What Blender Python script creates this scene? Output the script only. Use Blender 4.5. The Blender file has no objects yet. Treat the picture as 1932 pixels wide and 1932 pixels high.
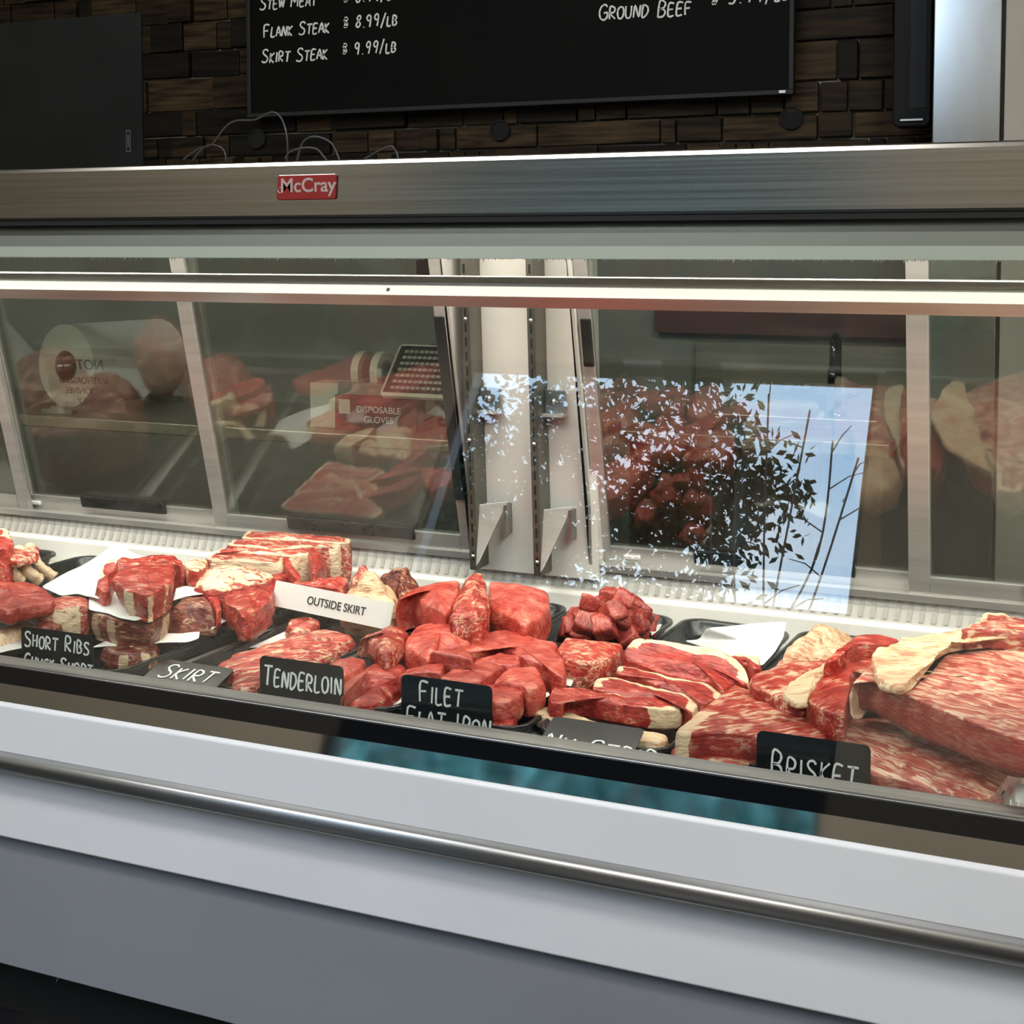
import bpy, bmesh, math, random
from mathutils import Vector, Matrix, noise
S = bpy.context.scene
COL = S.collection

# ---------------------------------------------------------------- camera
F = 2500.0; TH = math.atan(F/6116.0); PT = math.radians(3.2); CX = 966.0; HY = 468.0
CY = HY + F*math.tan(PT)
CAM = Vector((0.0, -1.62, 1.30))
FH = Vector((-math.sin(TH), math.cos(TH), 0)); RT = Vector((math.cos(TH), math.sin(TH), 0)); UP = Vector((0, 0, 1))
FW = FH*math.cos(PT) - UP*math.sin(PT); U2 = UP*math.cos(PT) + FH*math.sin(PT)
cd = bpy.data.cameras.new('camera'); cam = bpy.data.objects.new('camera', cd); COL.objects.link(cam)
cd.sensor_width = 36; cd.lens = F/1932*36; cd.shift_y = (CY-966)/1932; cd.clip_end = 200
cam.matrix_world = Matrix(((RT.x, U2.x, -FW.x, CAM.x), (RT.y, U2.y, -FW.y, CAM.y), (RT.z, U2.z, -FW.z, CAM.z), (0, 0, 0, 1)))
S.camera = cam

def ray(x, y): return FW + RT*((x-CX)/F) - U2*((y-CY)/F)
def PY(x, y, Y):
    d = ray(x, y); return CAM + d*((Y-CAM.y)/d.y)
def PZ(x, y, Z):
    d = ray(x, y); return CAM + d*((Z-CAM.z)/d.z)

# ---------------------------------------------------------------- world, lights, exposure
S.view_settings.view_transform = 'Standard'; S.view_settings.look = 'None'
S.view_settings.exposure = 0.0; S.view_settings.gamma = 1.0; S.view_settings.use_curve_mapping = False
S.cycles.max_bounces = 10; S.cycles.diffuse_bounces = 4; S.cycles.glossy_bounces = 5
S.cycles.transparent_max_bounces = 24; S.cycles.sample_clamp_indirect = 6.0
S.cycles.caustics_reflective = False; S.cycles.caustics_refractive = False
SKY_STRENGTH = 8.5
w = bpy.data.worlds.new('sky'); S.world = w; w.use_nodes = True
nt = w.node_tree; nt.nodes.clear()
def N(nt, t, **kw):
    n = nt.nodes.new(t)
    for k, v in kw.items(): setattr(n, k, v)
    return n
out = N(nt, 'ShaderNodeOutputWorld'); bg = N(nt, 'ShaderNodeBackground'); tc = N(nt, 'ShaderNodeTexCoord')
ns = N(nt, 'ShaderNodeTexNoise'); ns.inputs['Scale'].default_value = 3.0; ns.inputs['Detail'].default_value = 5
rp = N(nt, 'ShaderNodeValToRGB'); rp.color_ramp.elements[0].position = .42; rp.color_ramp.elements[1].position = .62
rp.color_ramp.elements[0].color = (.46, .70, 1.0, 1); rp.color_ramp.elements[1].color = (.84, .92, 1.0, 1)
nt.links.new(tc.outputs['Generated'], ns.inputs['Vector']); nt.links.new(ns.outputs['Fac'], rp.inputs['Fac'])
nt.links.new(rp.outputs['Color'], bg.inputs['Color']); bg.inputs['Strength'].default_value = SKY_STRENGTH
nt.links.new(bg.outputs['Background'], out.inputs['Surface'])

def area(name, loc, size, target, energy, color):
    l = bpy.data.lights.new(name, 'AREA'); l.shape = 'RECTANGLE'; l.size = size[0]; l.size_y = size[1]
    l.energy = energy; l.color = color
    o = bpy.data.objects.new(name, l); COL.objects.link(o); o.location = loc
    o.rotation_euler = (Vector(target)-Vector(loc)).to_track_quat('-Z', 'Y').to_euler()
    return o
# unseen fill lamps added front and back, warm light inside the case
area('front_fill', (-2.1, -1.75, 3.70), (3.0, .5), (-2.1, -1.60, 0), 96, (1.0, .985, .965))
area('front_fill', (1.7, -2.5, 3.55), (1.6, .6), (-.4, -.2, .4), 102, (1.0, .985, .965))
area('back_fill', (-1.6, 1.25, 3.5), (1.6, .5), (-1.6, 1.3, 0), 3, (1.0, .88, .70))  # added fill for the things behind the case
area('canopy_light', (-1.15, .53, 1.402), (3.1, .05), (-1.15, .53, 0), 20.5, (1.0, .93, .83))
area('rail_light', (-1.15, .425, 1.186), (3.1, .03), (-1.15, .43, 0), 7.5, (1.0, .93, .83))

# ---------------------------------------------------------------- materials
def mat(name, color=(.5, .5, .5), rough=.5, metal=0.0, spec=.5, coat=0.0):
    m = bpy.data.materials.new(name); m.use_nodes = True
    b = m.node_tree.nodes['Principled BSDF']
    b.inputs['Base Color'].default_value = (*color, 1); b.inputs['Roughness'].default_value = rough
    b.inputs['Metallic'].default_value = metal; b.inputs['Specular IOR Level'].default_value = spec
    b.inputs['Coat Weight'].default_value = coat
    return m
def noisy(m, scale, c0, c1, p0=.35, p1=.65, rough=None, bump=0.0, detail=4, coord='Object'):
    t = m.node_tree; b = t.nodes['Principled BSDF']
    tc = N(t, 'ShaderNodeTexCoord'); mp = N(t, 'ShaderNodeMapping'); mp.inputs['Scale'].default_value = scale
    n = N(t, 'ShaderNodeTexNoise'); n.inputs['Scale'].default_value = 1; n.inputs['Detail'].default_value = detail
    r = N(t, 'ShaderNodeValToRGB'); e = r.color_ramp.elements
    e[0].position = p0; e[1].position = p1; e[0].color = (*c0, 1); e[1].color = (*c1, 1)
    t.links.new(tc.outputs[coord], mp.inputs['Vector']); t.links.new(mp.outputs['Vector'], n.inputs['Vector'])
    t.links.new(n.outputs['Fac'], r.inputs['Fac']); t.links.new(r.outputs['Color'], b.inputs['Base Color'])
    if rough:
        q = N(t, 'ShaderNodeMapRange'); q.inputs['To Min'].default_value = rough[0]; q.inputs['To Max'].default_value = rough[1]
        t.links.new(n.outputs['Fac'], q.inputs['Value']); t.links.new(q.outputs['Result'], b.inputs['Roughness'])
    if bump:
        bp = N(t, 'ShaderNodeBump'); bp.inputs['Strength'].default_value = bump; bp.inputs['Distance'].default_value = .003
        t.links.new(n.outputs['Fac'], bp.inputs['Height']); t.links.new(bp.outputs['Normal'], b.inputs['Normal'])
    return m
def glass(name, f0, tint=(.97, .99, .97)):
    m = bpy.data.materials.new(name); m.use_nodes = True; t = m.node_tree; t.nodes.clear()
    o = N(t, 'ShaderNodeOutputMaterial'); mx = N(t, 'ShaderNodeMixShader'); tr = N(t, 'ShaderNodeBsdfTransparent')
    g = N(t, 'ShaderNodeBsdfGlossy'); g.inputs['Roughness'].default_value = 0.0; g.inputs['Color'].default_value = (1, 1, 1, 1)
    tr.inputs['Color'].default_value = (*tint, 1)
    lw = N(t, 'ShaderNodeLayerWeight'); lw.inputs['Blend'].default_value = .5
    pw = N(t, 'ShaderNodeMath', operation='POWER'); pw.inputs[1].default_value = 5
    ma = N(t, 'ShaderNodeMath', operation='MULTIPLY_ADD'); ma.inputs[1].default_value = 1-f0; ma.inputs[2].default_value = f0
    t.links.new(lw.outputs['Facing'], pw.inputs[0]); t.links.new(pw.outputs[0], ma.inputs[0])
    t.links.new(ma.outputs[0], mx.inputs['Fac']); t.links.new(tr.outputs[0], mx.inputs[1]); t.links.new(g.outputs[0], mx.inputs[2])
    t.links.new(mx.outputs[0], o.inputs['Surface'])
    return m
def emis(name, color, strength):
    m = mat(name, color, .4); b = m.node_tree.nodes['Principled BSDF']
    b.inputs['Emission Color'].default_value = (*color, 1); b.inputs['Emission Strength'].default_value = strength
    return m

STEEL = noisy(mat('brushed_steel', metal=1.0), (2, 60, 220), (.38, .365, .325), (.48, .46, .415), rough=(.17, .28))
STEELD = noisy(mat('dull_steel', metal=1.0), (3, 80, 80), (.30, .30, .29), (.42, .42, .41), rough=(.30, .42))
CHROME = noisy(mat('bumper_steel', metal=1.0), (2, 40, 160), (.46, .46, .45), (.54, .54, .53), rough=(.34, .44))
MIRROR = mat('polished_steel', (.62, .61, .58), .05, 1.0)
ALU = noisy(mat('satin_aluminium', metal=.55), (3, 60, 60), (.44, .425, .405), (.52, .505, .485), rough=(.30, .42))
PAINT = noisy(mat('white_enamel', spec=.5), (3, 3, 3), (.70, .71, .73), (.74, .75, .77), rough=(.22, .30))
PAINTG = noisy(mat('grey_enamel', spec=.4), (2, 2, 3), (.215, .225, .25), (.235, .245, .27), rough=(.35, .45))
INNER = noisy(mat('inner_white', spec=.4), (5, 5, 5), (.66, .64, .60), (.72, .70, .66), rough=(.35, .45))
INNERG = noisy(mat('inner_grey', spec=.4), (5, 5, 5), (.50, .48, .45), (.56, .54, .51), rough=(.35, .5))
BLACKG = mat('black_gloss', (.004, .004, .005), .04, 0, .5)
BLACKP = noisy(mat('black_plastic', spec=.5), (30, 30, 30), (.010, .011, .011), (.018, .019, .019), rough=(.22, .34))
RUBBER = mat('black_rubber', (.012, .012, .012), .55, 0, .3)
GLASSF = glass('clear_front_glass', .043)
GLASSR = glass('clear_door_glass', .085, (.90, .93, .90))
FRIT = [mat('frit_dark', (.045, .045, .038), .35), mat('frit_grey', (.16, .158, .14), .4), mat('frit_pale', (.34, .36, .32), .45)]
LEDM = emis('led_diffuser', (1.0, .96, .87), .95)
RED = mat('badge_red', (.22, .005, .008), .12, 0, .6, 1.0)
SILVER = mat('silver_letter', (.62, .50, .48), .3, .6)
PAPER = noisy(mat('butcher_paper', spec=.2), (30, 30, 30), (.80, .79, .76), (.86, .85, .82), rough=(.55, .65))
CHALK = mat('chalk_white', (.72, .72, .70), .8)
CHALKB = mat('chalk_bright', (.85, .85, .83), .7)
BOARD = noisy(mat('chalkboard_black', spec=.08), (4, 4, 4), (.0022, .0022, .0020), (.0034, .0034, .003), rough=(.55, .65))
INK = mat('black_ink', (.015, .015, .015), .5)
WHITEP = mat('white_plastic', (.80, .79, .76), .35)
BEIGE = noisy(mat('beige_wall', spec=.2), (2, 2, 2), (.54, .485, .39), (.58, .52, .42), rough=(.6, .7))
GREYW = noisy(mat('grey_green_wall', spec=.3), (2, 2, 2), (.16, .155, .125), (.19, .185, .15), rough=(.5, .6))
CEIL = noisy(mat('ceiling_white', spec=.2), (2, 2, 2), (.46, .44, .39), (.50, .48, .43), rough=(.7, .8))
FLOORM = noisy(mat('dark_floor_tile', spec=.4), (6, 6, 6), (.006, .006, .007), (.012, .012, .013), rough=(.25, .4))
GROUT = mat('floor_grout', (.02, .02, .021), .7)
WOOD = noisy(mat('dark_barrel_stave', spec=.12), (5, 5, 60), (.006, .004, .0018), (.040, .026, .012), .35, .75, rough=(.45, .7), bump=.3, coord='Object')
WOODB = noisy(mat('brown_barrel_stave', spec=.12), (6, 6, 70), (.010, .0065, .003), (.075, .047, .022), .35, .75, rough=(.45, .7), bump=.3)
WOODC = noisy(mat('black_barrel_stave', spec=.12), (4, 4, 50), (.003, .0022, .0015), (.014, .010, .006), .35, .75, rough=(.45, .7), bump=.3)
DARKHOLE = mat('hole_black', (.002, .002, .002), .9)
LAPTOP = noisy(mat('laptop_lid', spec=.10), (9, 9, 9), (.0065, .0068, .006), (.008, .0083, .0075), rough=(.45, .55))
CABLE = mat('black_cable', (.03, .03, .03), .25)
GREYPL = mat('grey_plastic', (.20, .22, .20), .45)
TAPE = mat('tape_cream', (.62, .60, .52), .4)
TAPEC = mat('tape_core', (.33, .34, .36), .5)
BOXRED = mat('dark_red_card', (.16, .02, .02), .5)
BOXW = mat('white_card', (.60, .56, .48), .55)
COUNTER = noisy(mat('counter_steel', metal=.7), (3, 40, 40), (.26, .24, .19), (.33, .30, .24), rough=(.3, .42))
BARK = mat('bark', (.045, .035, .028), .9)
LEAFM = noisy(mat('tree_leaf', spec=.2), (3, 3, 3), (.012, .030, .022), (.030, .060, .034), rough=(.5, .7))
LEAFT = noisy(mat('teal_hedge_leaf', spec=.9), (3, 3, 3), (.05, .16, .16), (.16, .36, .35), rough=(.10, .22))
GROUND = mat('asphalt', (.10, .10, .10), .9)
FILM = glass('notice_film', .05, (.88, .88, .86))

def meatmat(name, dark, mid, lite, marb=.0, mscale=60.0, stretch=5.0, band=.05, fibre=.5, fatc=(.76, .58, .38), rough=.30):
    m = bpy.data.materials.new(name); m.use_nodes = True; t = m.node_tree; b = t.nodes['Principled BSDF']
    L = t.links.new
    tc = N(t, 'ShaderNodeTexCoord')
    mp = N(t, 'ShaderNodeMapping'); mp.inputs['Scale'].default_value = (1.0/stretch, 1, 1); L(tc.outputs['Object'], mp.inputs['Vector'])
    n1 = N(t, 'ShaderNodeTexNoise'); n1.inputs['Scale'].default_value = 240; n1.inputs['Detail'].default_value = 3; L(mp.outputs[0], n1.inputs['Vector'])
    n2 = N(t, 'ShaderNodeTexNoise'); n2.inputs['Scale'].default_value = 38; n2.inputs['Detail'].default_value = 4; L(tc.outputs['Object'], n2.inputs['Vector'])
    mx = N(t, 'ShaderNodeMath', operation='MULTIPLY'); mx.inputs[1].default_value = fibre; L(n1.outputs['Fac'], mx.inputs[0])
    ad = N(t, 'ShaderNodeMath', operation='MULTIPLY_ADD'); ad.inputs[1].default_value = 1-fibre; L(n2.outputs['Fac'], ad.inputs[0]); L(mx.outputs[0], ad.inputs[2])
    r = N(t, 'ShaderNodeValToRGB'); e = r.color_ramp.elements; e[0].position = .40; e[0].color = (*dark, 1); e[1].position = .60; e[1].color = (*lite, 1)
    q = e.new(.5); q.color = (*mid, 1); L(ad.outputs[0], r.inputs['Fac'])
    # marbling: thin veins where a stretched, distorted noise passes its middle value
    n3 = N(t, 'ShaderNodeTexNoise'); n3.inputs['Scale'].default_value = mscale*2.0; n3.inputs['Detail'].default_value = 4; n3.inputs['Distortion'].default_value = .6; L(mp.outputs[0], n3.inputs['Vector'])
    s1 = N(t, 'ShaderNodeMath', operation='SUBTRACT'); s1.inputs[1].default_value = .5; L(n3.outputs['Fac'], s1.inputs[0])
    a1 = N(t, 'ShaderNodeMath', operation='ABSOLUTE'); L(s1.outputs[0], a1.inputs[0])
    v = N(t, 'ShaderNodeMapRange'); v.inputs['From Min'].default_value = 0; v.inputs['From Max'].default_value = band; v.inputs['To Min'].default_value = 1; v.inputs['To Max'].default_value = 0; L(a1.outputs[0], v.inputs['Value'])
    g = N(t, 'ShaderNodeMapRange'); g.inputs['From Min'].default_value = .62-marb*.4; g.inputs['From Max'].default_value = .74-marb*.4; L(n2.outputs['Fac'], g.inputs['Value'])
    ct = N(t, 'ShaderNodeAttribute'); ct.attribute_name = 'cut'
    vm0 = N(t, 'ShaderNodeMath', operation='MULTIPLY'); L(v.outputs[0], vm0.inputs[0]); L(g.outputs[0], vm0.inputs[1])
    ci = N(t, 'ShaderNodeMath', operation='MULTIPLY_ADD'); ci.inputs[1].default_value = -.85; ci.inputs[2].default_value = 1; L(ct.outputs['Fac'], ci.inputs[0])
    vm = N(t, 'ShaderNodeMath', operation='MULTIPLY'); L(vm0.outputs[0], vm.inputs[0]); L(ci.outputs[0], vm.inputs[1])
    cm = N(t, 'ShaderNodeMixRGB'); cm.inputs['Color2'].default_value = (.26, .030, .024, 1)
    cf = N(t, 'ShaderNodeMath', operation='MULTIPLY'); cf.inputs[1].default_value = .7; L(ct.outputs['Fac'], cf.inputs[0]); L(cf.outputs[0], cm.inputs['Fac']); L(r.outputs[0], cm.inputs['Color1'])
    m1 = N(t, 'ShaderNodeMixRGB'); m1.inputs['Color2'].default_value = (*[c*.95 for c in fatc], 1); L(vm.outputs[0], m1.inputs['Fac']); L(cm.outputs[0], m1.inputs['Color1'])
    # fat where the piece itself carries fat
    at = N(t, 'ShaderNodeAttribute'); at.attribute_name = 'fat'
    n4 = N(t, 'ShaderNodeTexNoise'); n4.inputs['Scale'].default_value = 110; n4.inputs['Detail'].default_value = 3; L(mp.outputs[0], n4.inputs['Vector'])
    f1 = N(t, 'ShaderNodeMath', operation='MULTIPLY_ADD'); f1.inputs[1].default_value = 1.5; f1.inputs[2].default_value = -.75; L(n4.outputs['Fac'], f1.inputs[0])
    f2 = N(t, 'ShaderNodeMath', operation='ADD'); L(at.outputs['Fac'], f2.inputs[0]); L(f1.outputs[0], f2.inputs[1])
    f3 = N(t, 'ShaderNodeMapRange'); f3.inputs['From Min'].default_value = .40; f3.inputs['From Max'].default_value = .58; L(f2.outputs[0], f3.inputs['Value'])
    fc = N(t, 'ShaderNodeValToRGB'); e = fc.color_ramp.elements; e[0].position = .30; e[0].color = (fatc[0]*.72, fatc[1]*.50, fatc[2]*.42, 1); e[1].position = .5; e[1].color = (*fatc, 1); L(n4.outputs['Fac'], fc.inputs['Fac'])
    m2 = N(t, 'ShaderNodeMixRGB'); L(f3.outputs[0], m2.inputs['Fac']); L(m1.outputs[0], m2.inputs['Color1']); L(fc.outputs[0], m2.inputs['Color2'])
    oi = N(t, 'ShaderNodeObjectInfo'); hv = N(t, 'ShaderNodeMapRange'); hv.inputs['To Min'].default_value = .82; hv.inputs['To Max'].default_value = 1.16; L(oi.outputs['Random'], hv.inputs['Value'])
    hs = N(t, 'ShaderNodeHueSaturation'); L(hv.outputs[0], hs.inputs['Value']); L(m2.outputs[0], hs.inputs['Color']); L(hs.outputs[0], b.inputs['Base Color'])
    b.inputs['Roughness'].default_value = rough; b.inputs['Specular IOR Level'].default_value = .45
    bp = N(t, 'ShaderNodeBump'); bp.inputs['Strength'].default_value = .9; bp.inputs['Distance'].default_value = .0042; L(ad.outputs[0], bp.inputs['Height']); L(bp.outputs[0], b.inputs['Normal'])
    return m
LEAN = meatmat('lean_beef', (.24, .018, .014), (.38, .036, .026), (.50, .070, .050), .20, 80, 3, .030, .5)
FILET = meatmat('filet_beef', (.30, .032, .023), (.44, .066, .047), (.55, .125, .090), .16, 90, 3, .025, .45)
MARB = meatmat('marbled_beef', (.24, .020, .015), (.38, .044, .030), (.50, .090, .062), .44, 60, 4, .045, .55)
SKIRT = meatmat('skirt_beef', (.20, .012, .010), (.36, .030, .022), (.52, .095, .066), .58, 40, 12, .040, .8)
CHUCK = meatmat('chuck_beef', (.22, .014, .010), (.37, .028, .019), (.49, .060, .040), .28, 45, 4, .04, .55)
DARKM = meatmat('aged_beef', (.08, .013, .010), (.17, .032, .022), (.27, .072, .046), .38, 40, 5, .05, .6, (.56, .40, .25))
BRISK = meatmat('brisket_beef', (.24, .020, .015), (.37, .040, .028), (.48, .092, .062), .44, 34, 5, .08, .55, (.76, .55, .37))
BRISKP = meatmat('brisket_veil', (.28, .040, .032), (.41, .082, .060), (.52, .16, .115), .60, 42, 7, .075, .5, (.76, .55, .39))
BRISKD = BRISK
RIBM = meatmat('streaked_rib', (.24, .018, .013), (.40, .040, .028), (.52, .090, .062), .52, 46, 14, .045, .75, (.76, .57, .39))
STEW = meatmat('stew_beef', (.22, .024, .018), (.32, .042, .030), (.40, .066, .046), .14, 80, 3, .03, .5)
NETM = meatmat('netted_roll', (.28, .09, .045), (.44, .21, .11), (.60, .38, .22), .9, 40, 8, .13, .5, (.70, .50, .30))
FATM = meatmat('beef_fat', (.54, .21, .12), (.70, .46, .27), (.79, .65, .44), .0, 40, 6, .03, .6)
BONE = meatmat('rib_bone', (.44, .22, .13), (.66, .45, .30), (.74, .60, .42), .3, 40, 5, .08, .5)

# ---------------------------------------------------------------- builders
def link(name, me, m=None, parent=None):
    o = bpy.data.objects.new(name, me); COL.objects.link(o)
    if m is not None: me.materials.append(m)
    if parent is not None: o.parent = parent; o.matrix_parent_inverse = parent.matrix_basis.inverted()
    return o
def tag(o, label, cat, group=None, kind=None):
    o['label'] = label; o['category'] = cat
    if group: o['group'] = group
    if kind: o['kind'] = kind
    return o
def struct(o):
    o['kind'] = 'structure'; return o
def empty(name, loc, label, cat, group=None):
    o = bpy.data.objects.new(name, None); COL.objects.link(o); o.location = loc; o.empty_display_size = .05
    return tag(o, label, cat, group)
def mk(name, verts, faces, m, parent=None, smooth=False):
    me = bpy.data.meshes.new(name); me.from_pydata([tuple(v) for v in verts], [], faces); me.update()
    bm = bmesh.new(); bm.from_mesh(me); bmesh.ops.recalc_face_normals(bm, faces=bm.faces[:]); bm.to_mesh(me); bm.free()
    if smooth: me.polygons.foreach_set('use_smooth', [True]*len(me.polygons))
    return link(name, me, m, parent)
class MB:
    def __init__(s): s.v = []; s.f = []
    def add(s, vs, fs):
        k = len(s.v); s.v += [Vector(v) for v in vs]; s.f += [tuple(i+k for i in f) for f in fs]; return s
    def box(s, x0, x1, y0, y1, z0, z1):
        return s.hexa([(x0,y0,z0),(x1,y0,z0),(x1,y1,z0),(x0,y1,z0),(x0,y0,z1),(x1,y0,z1),(x1,y1,z1),(x0,y1,z1)])
    def hexa(s, c): return s.add(c, [(0,3,2,1),(4,5,6,7),(0,1,5,4),(1,2,6,5),(2,3,7,6),(3,0,4,7)])
    def prism(s, pts, off):
        n = len(pts); off = Vector(off); a = [Vector(p) for p in pts]; b = [p+off for p in a]
        return s.add(a+b, [tuple(range(n)), tuple(range(2*n-1, n-1, -1))]+[(i, (i+1) % n, n+(i+1) % n, n+i) for i in range(n)])
    def profile(s, yz, x0, x1): return s.prism([(x0, y, z) for y, z in yz], (x1-x0, 0, 0))
    def tube(s, pts, r, k=8):
        pts = [Vector(p) for p in pts]; n = len(pts); vs = []; up = Vector((0.13, .31, .94))
        for i, p in enumerate(pts):
            d = (pts[min(i+1, n-1)]-pts[max(i-1, 0)]).normalized(); a = d.cross(up)
            if a.length < .05: a = d.cross(Vector((1, 0, 0)))
            a.normalize(); b = d.cross(a); rr = r[i] if isinstance(r, (list, tuple)) else r
            vs += [p+(a*math.cos(2*math.pi*j/k)+b*math.sin(2*math.pi*j/k))*rr for j in range(k)]
        fs = [(i*k+j, i*k+(j+1) % k, (i+1)*k+(j+1) % k, (i+1)*k+j) for i in range(n-1) for j in range(k)]
        fs += [tuple(range(k-1, -1, -1)), tuple(range((n-1)*k, n*k))]
        return s.add(vs, fs)
    def lathe(s, o, axis, prof, k=32, closed=False):
        o = Vector(o); ax = Vector(axis).normalized(); a = ax.orthogonal().normalized(); b = ax.cross(a); n = len(prof)
        vs = [o+ax*h+(a*math.cos(2*math.pi*j/k)+b*math.sin(2*math.pi*j/k))*r for h, r in prof for j in range(k)]
        m = n if closed else n-1
        return s.add(vs, [(i*k+j, i*k+(j+1) % k, ((i+1) % n)*k+(j+1) % k, ((i+1) % n)*k+j) for i in range(m) for j in range(k)])
    def build(s, name, m, parent=None, smooth=False, bevel=0.0):
        o = mk(name, s.v, s.f, m, parent, smooth)
        if bevel:
            b = o.modifiers.new('bevel', 'BEVEL'); b.width = bevel; b.segments = 2; b.limit_method = 'ANGLE'
        return o
def rrect(w, h, r, n=5, cut=None):
    p = []
    for cx, cz, a0 in ((w/2-r, h/2-r, 0), (-w/2+r, h/2-r, 90), (-w/2+r, -h/2+r, 180), (w/2-r, -h/2+r, 270)):
        for i in range(n+1):
            a = math.radians(a0+90*i/n); p.append((cx+r*math.cos(a), cz+r*math.sin(a)))
    return p
def catmull(pts, n=8, closed=False):
    pts = [Vector(p) for p in pts]; m = len(pts); o = []
    for i in range(m if closed else m-1):
        g = (lambda k: pts[k % m]) if closed else (lambda k: pts[min(max(k, 0), m-1)])
        a, b, c, d = g(i-1), g(i), g(i+1), g(i+2)
        for k in range(n):
            t = k/n; o.append(.5*((2*b)+(c-a)*t+(2*a-5*b+4*c-d)*t*t+(3*b-a-3*c+d)*t**3))
    if not closed: o.append(pts[-1])
    return o

# hand-lettered strokes
GL = {
'S': [[(.52,.86),(.4,1),(.16,.98),(.06,.8),(.2,.6),(.44,.44),(.52,.24),(.4,.03),(.14,0),(0,.12)]],
'T': [[(.0,1),(.62,1)],[(.31,1),(.29,0)]], 'E': [[(.5,1),(.06,1),(.04,0),(.5,.02)],[(.05,.52),(.42,.54)]],
'W': [[(0,1),(.14,0),(.32,.7),(.5,0),(.66,1)]], 'M': [[(0,0),(.08,1),(.32,.35),(.56,1),(.62,0)]],
'A': [[(0,0),(.28,1),(.56,0)],[(.1,.36),(.46,.38)]], 'F': [[(.52,1),(.04,.98),(.06,0)],[(.05,.52),(.42,.55)]],
'L': [[(.05,1),(.04,0),(.46,.02)]], 'N': [[(.0,0),(.04,1),(.46,.02),(.5,1)]],
'K': [[(.04,1),(.04,0)],[(.48,1),(.06,.5),(.5,0)]], 'R': [[(.03,0),(.05,1),(.4,.96),(.48,.74),(.36,.54),(.06,.48),(.52,0)]],
'I': [[(.12,1),(.1,0)]], 'G': [[(.52,.84),(.34,1),(.1,.86),(.0,.5),(.1,.12),(.34,0),(.54,.16),(.54,.46),(.3,.44)]],
'O': [[(.28,1),(.06,.84),(0,.5),(.08,.12),(.28,0),(.46,.14),(.54,.5),(.48,.86),(.28,1)]],
'U': [[(.02,1),(.02,.3),(.14,.02),(.36,.02),(.48,.3),(.5,1)]], 'D': [[(.04,1),(.04,0),(.34,.08),(.52,.46),(.4,.86),(.02,1)]],
'B': [[(.04,0),(.04,1),(.36,.96),(.44,.76),(.32,.56),(.06,.52),(.38,.46),(.5,.24),(.36,.02),(.04,0)]],
'H': [[(.04,1),(.03,0)],[(.5,1),(.48,0)],[(.04,.5),(.49,.54)]], 'C': [[(.5,.86),(.34,1),(.1,.84),(0,.48),(.1,.1),(.32,0),(.5,.12)]],
'P': [[(.05,0),(.05,1),(.38,.96),(.5,.76),(.38,.54),(.06,.46)]], 'V': [[(0,1),(.24,0),(.5,1)]],
'Y': [[(0,1),(.26,.5),(.54,1)],[(.26,.5),(.24,0)]],
'8': [[(.26,.54),(.08,.74),(.24,1),(.42,.78),(.06,.26),(.24,0),(.44,.24),(.26,.54)]],
'9': [[(.42,.62),(.2,.52),(.06,.74),(.2,1),(.4,.9),(.42,.6),(.34,0)]],
'5': [[(.46,1),(.1,1),(.08,.58),(.34,.6),(.46,.32),(.3,.02),(.02,.06)]],
'.': [[(.08,0),(.1,.06)]], '/': [[(.0,-.15),(.36,1.1)]],
'$': [[(.46,.72),(.3,.84),(.1,.72),(.2,.54),(.42,.4),(.34,.18),(.08,.2)],[(.2,1.0),(.18,.05)],[(.34,1.0),(.32,.05)]],
}
WD = {'I': .22, 'M': .66, 'W': .68, '.': .16, '/': .4, 'T': .6, 'L': .48}
def text_strokes(txt, h, x, z, slant=.0, rnd=None, small=.82, gap=.2, first_big=True, sx=1.0):
    ls = []; word = True; rnd = rnd or random.Random(3)
    for ch in txt:
        if ch == ' ': x += h*.5*sx; word = True; continue
        s = h if (word or not first_big or not ch.isalpha()) else h*small
        word = False
        jz = rnd.uniform(-.05, .05)*h; sl = slant+rnd.uniform(-.05, .05)
        for st in GL[ch]:
            ls.append([(x+(px*sx+sl*pz)*s, z+jz+pz*s) for px, pz in st])
        x += (WD.get(ch, .54)+gap)*s*sx
    return ls, x
def ribbons(name, lines, wd, y, m, parent, th=.0008, jit=0):
    """flat chalk strokes lying on a board whose face is the local plane y"""
    b = MB(); rnd = random.Random(len(lines))
    for l in lines:
        pts = [Vector((p[0], 0, p[1])) for p in l]
        if len(pts) > 2: pts = catmull(pts, 4)
        n = len(pts); L = []; R = []
        for i, p in enumerate(pts):
            d = (pts[min(i+1, n-1)]-pts[max(i-1, 0)])
            d = d.normalized() if d.length > 0 else Vector((1, 0, 0)); a = Vector((-d.z, 0, d.x))
            ww = wd*(.5+rnd.uniform(-.1, .1)); L.append(p+a*ww); R.append(p-a*ww)
        yy = Vector((0, y, 0)); tt = Vector((0, -th, 0)); vs = []
        for a, c in zip(L, R): vs += [a+yy, c+yy, c+yy+tt, a+yy+tt]
        fs = []
        for i in range(n-1):
            k = i*4
            for j in range(4): fs.append((k+j, k+(j+1) % 4, k+4+(j+1) % 4, k+4+j))
        fs += [(0, 1, 2, 3), tuple((n-1)*4+j for j in (3, 2, 1, 0))]
        b.add(vs, fs)
    me = bpy.data.meshes.new(name); me.from_pydata([tuple(v) for v in b.v], [], b.f); me.update()
    o = bpy.data.objects.new(name, me); COL.objects.link(o); me.materials.append(m); o.parent = parent
    return o
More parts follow.
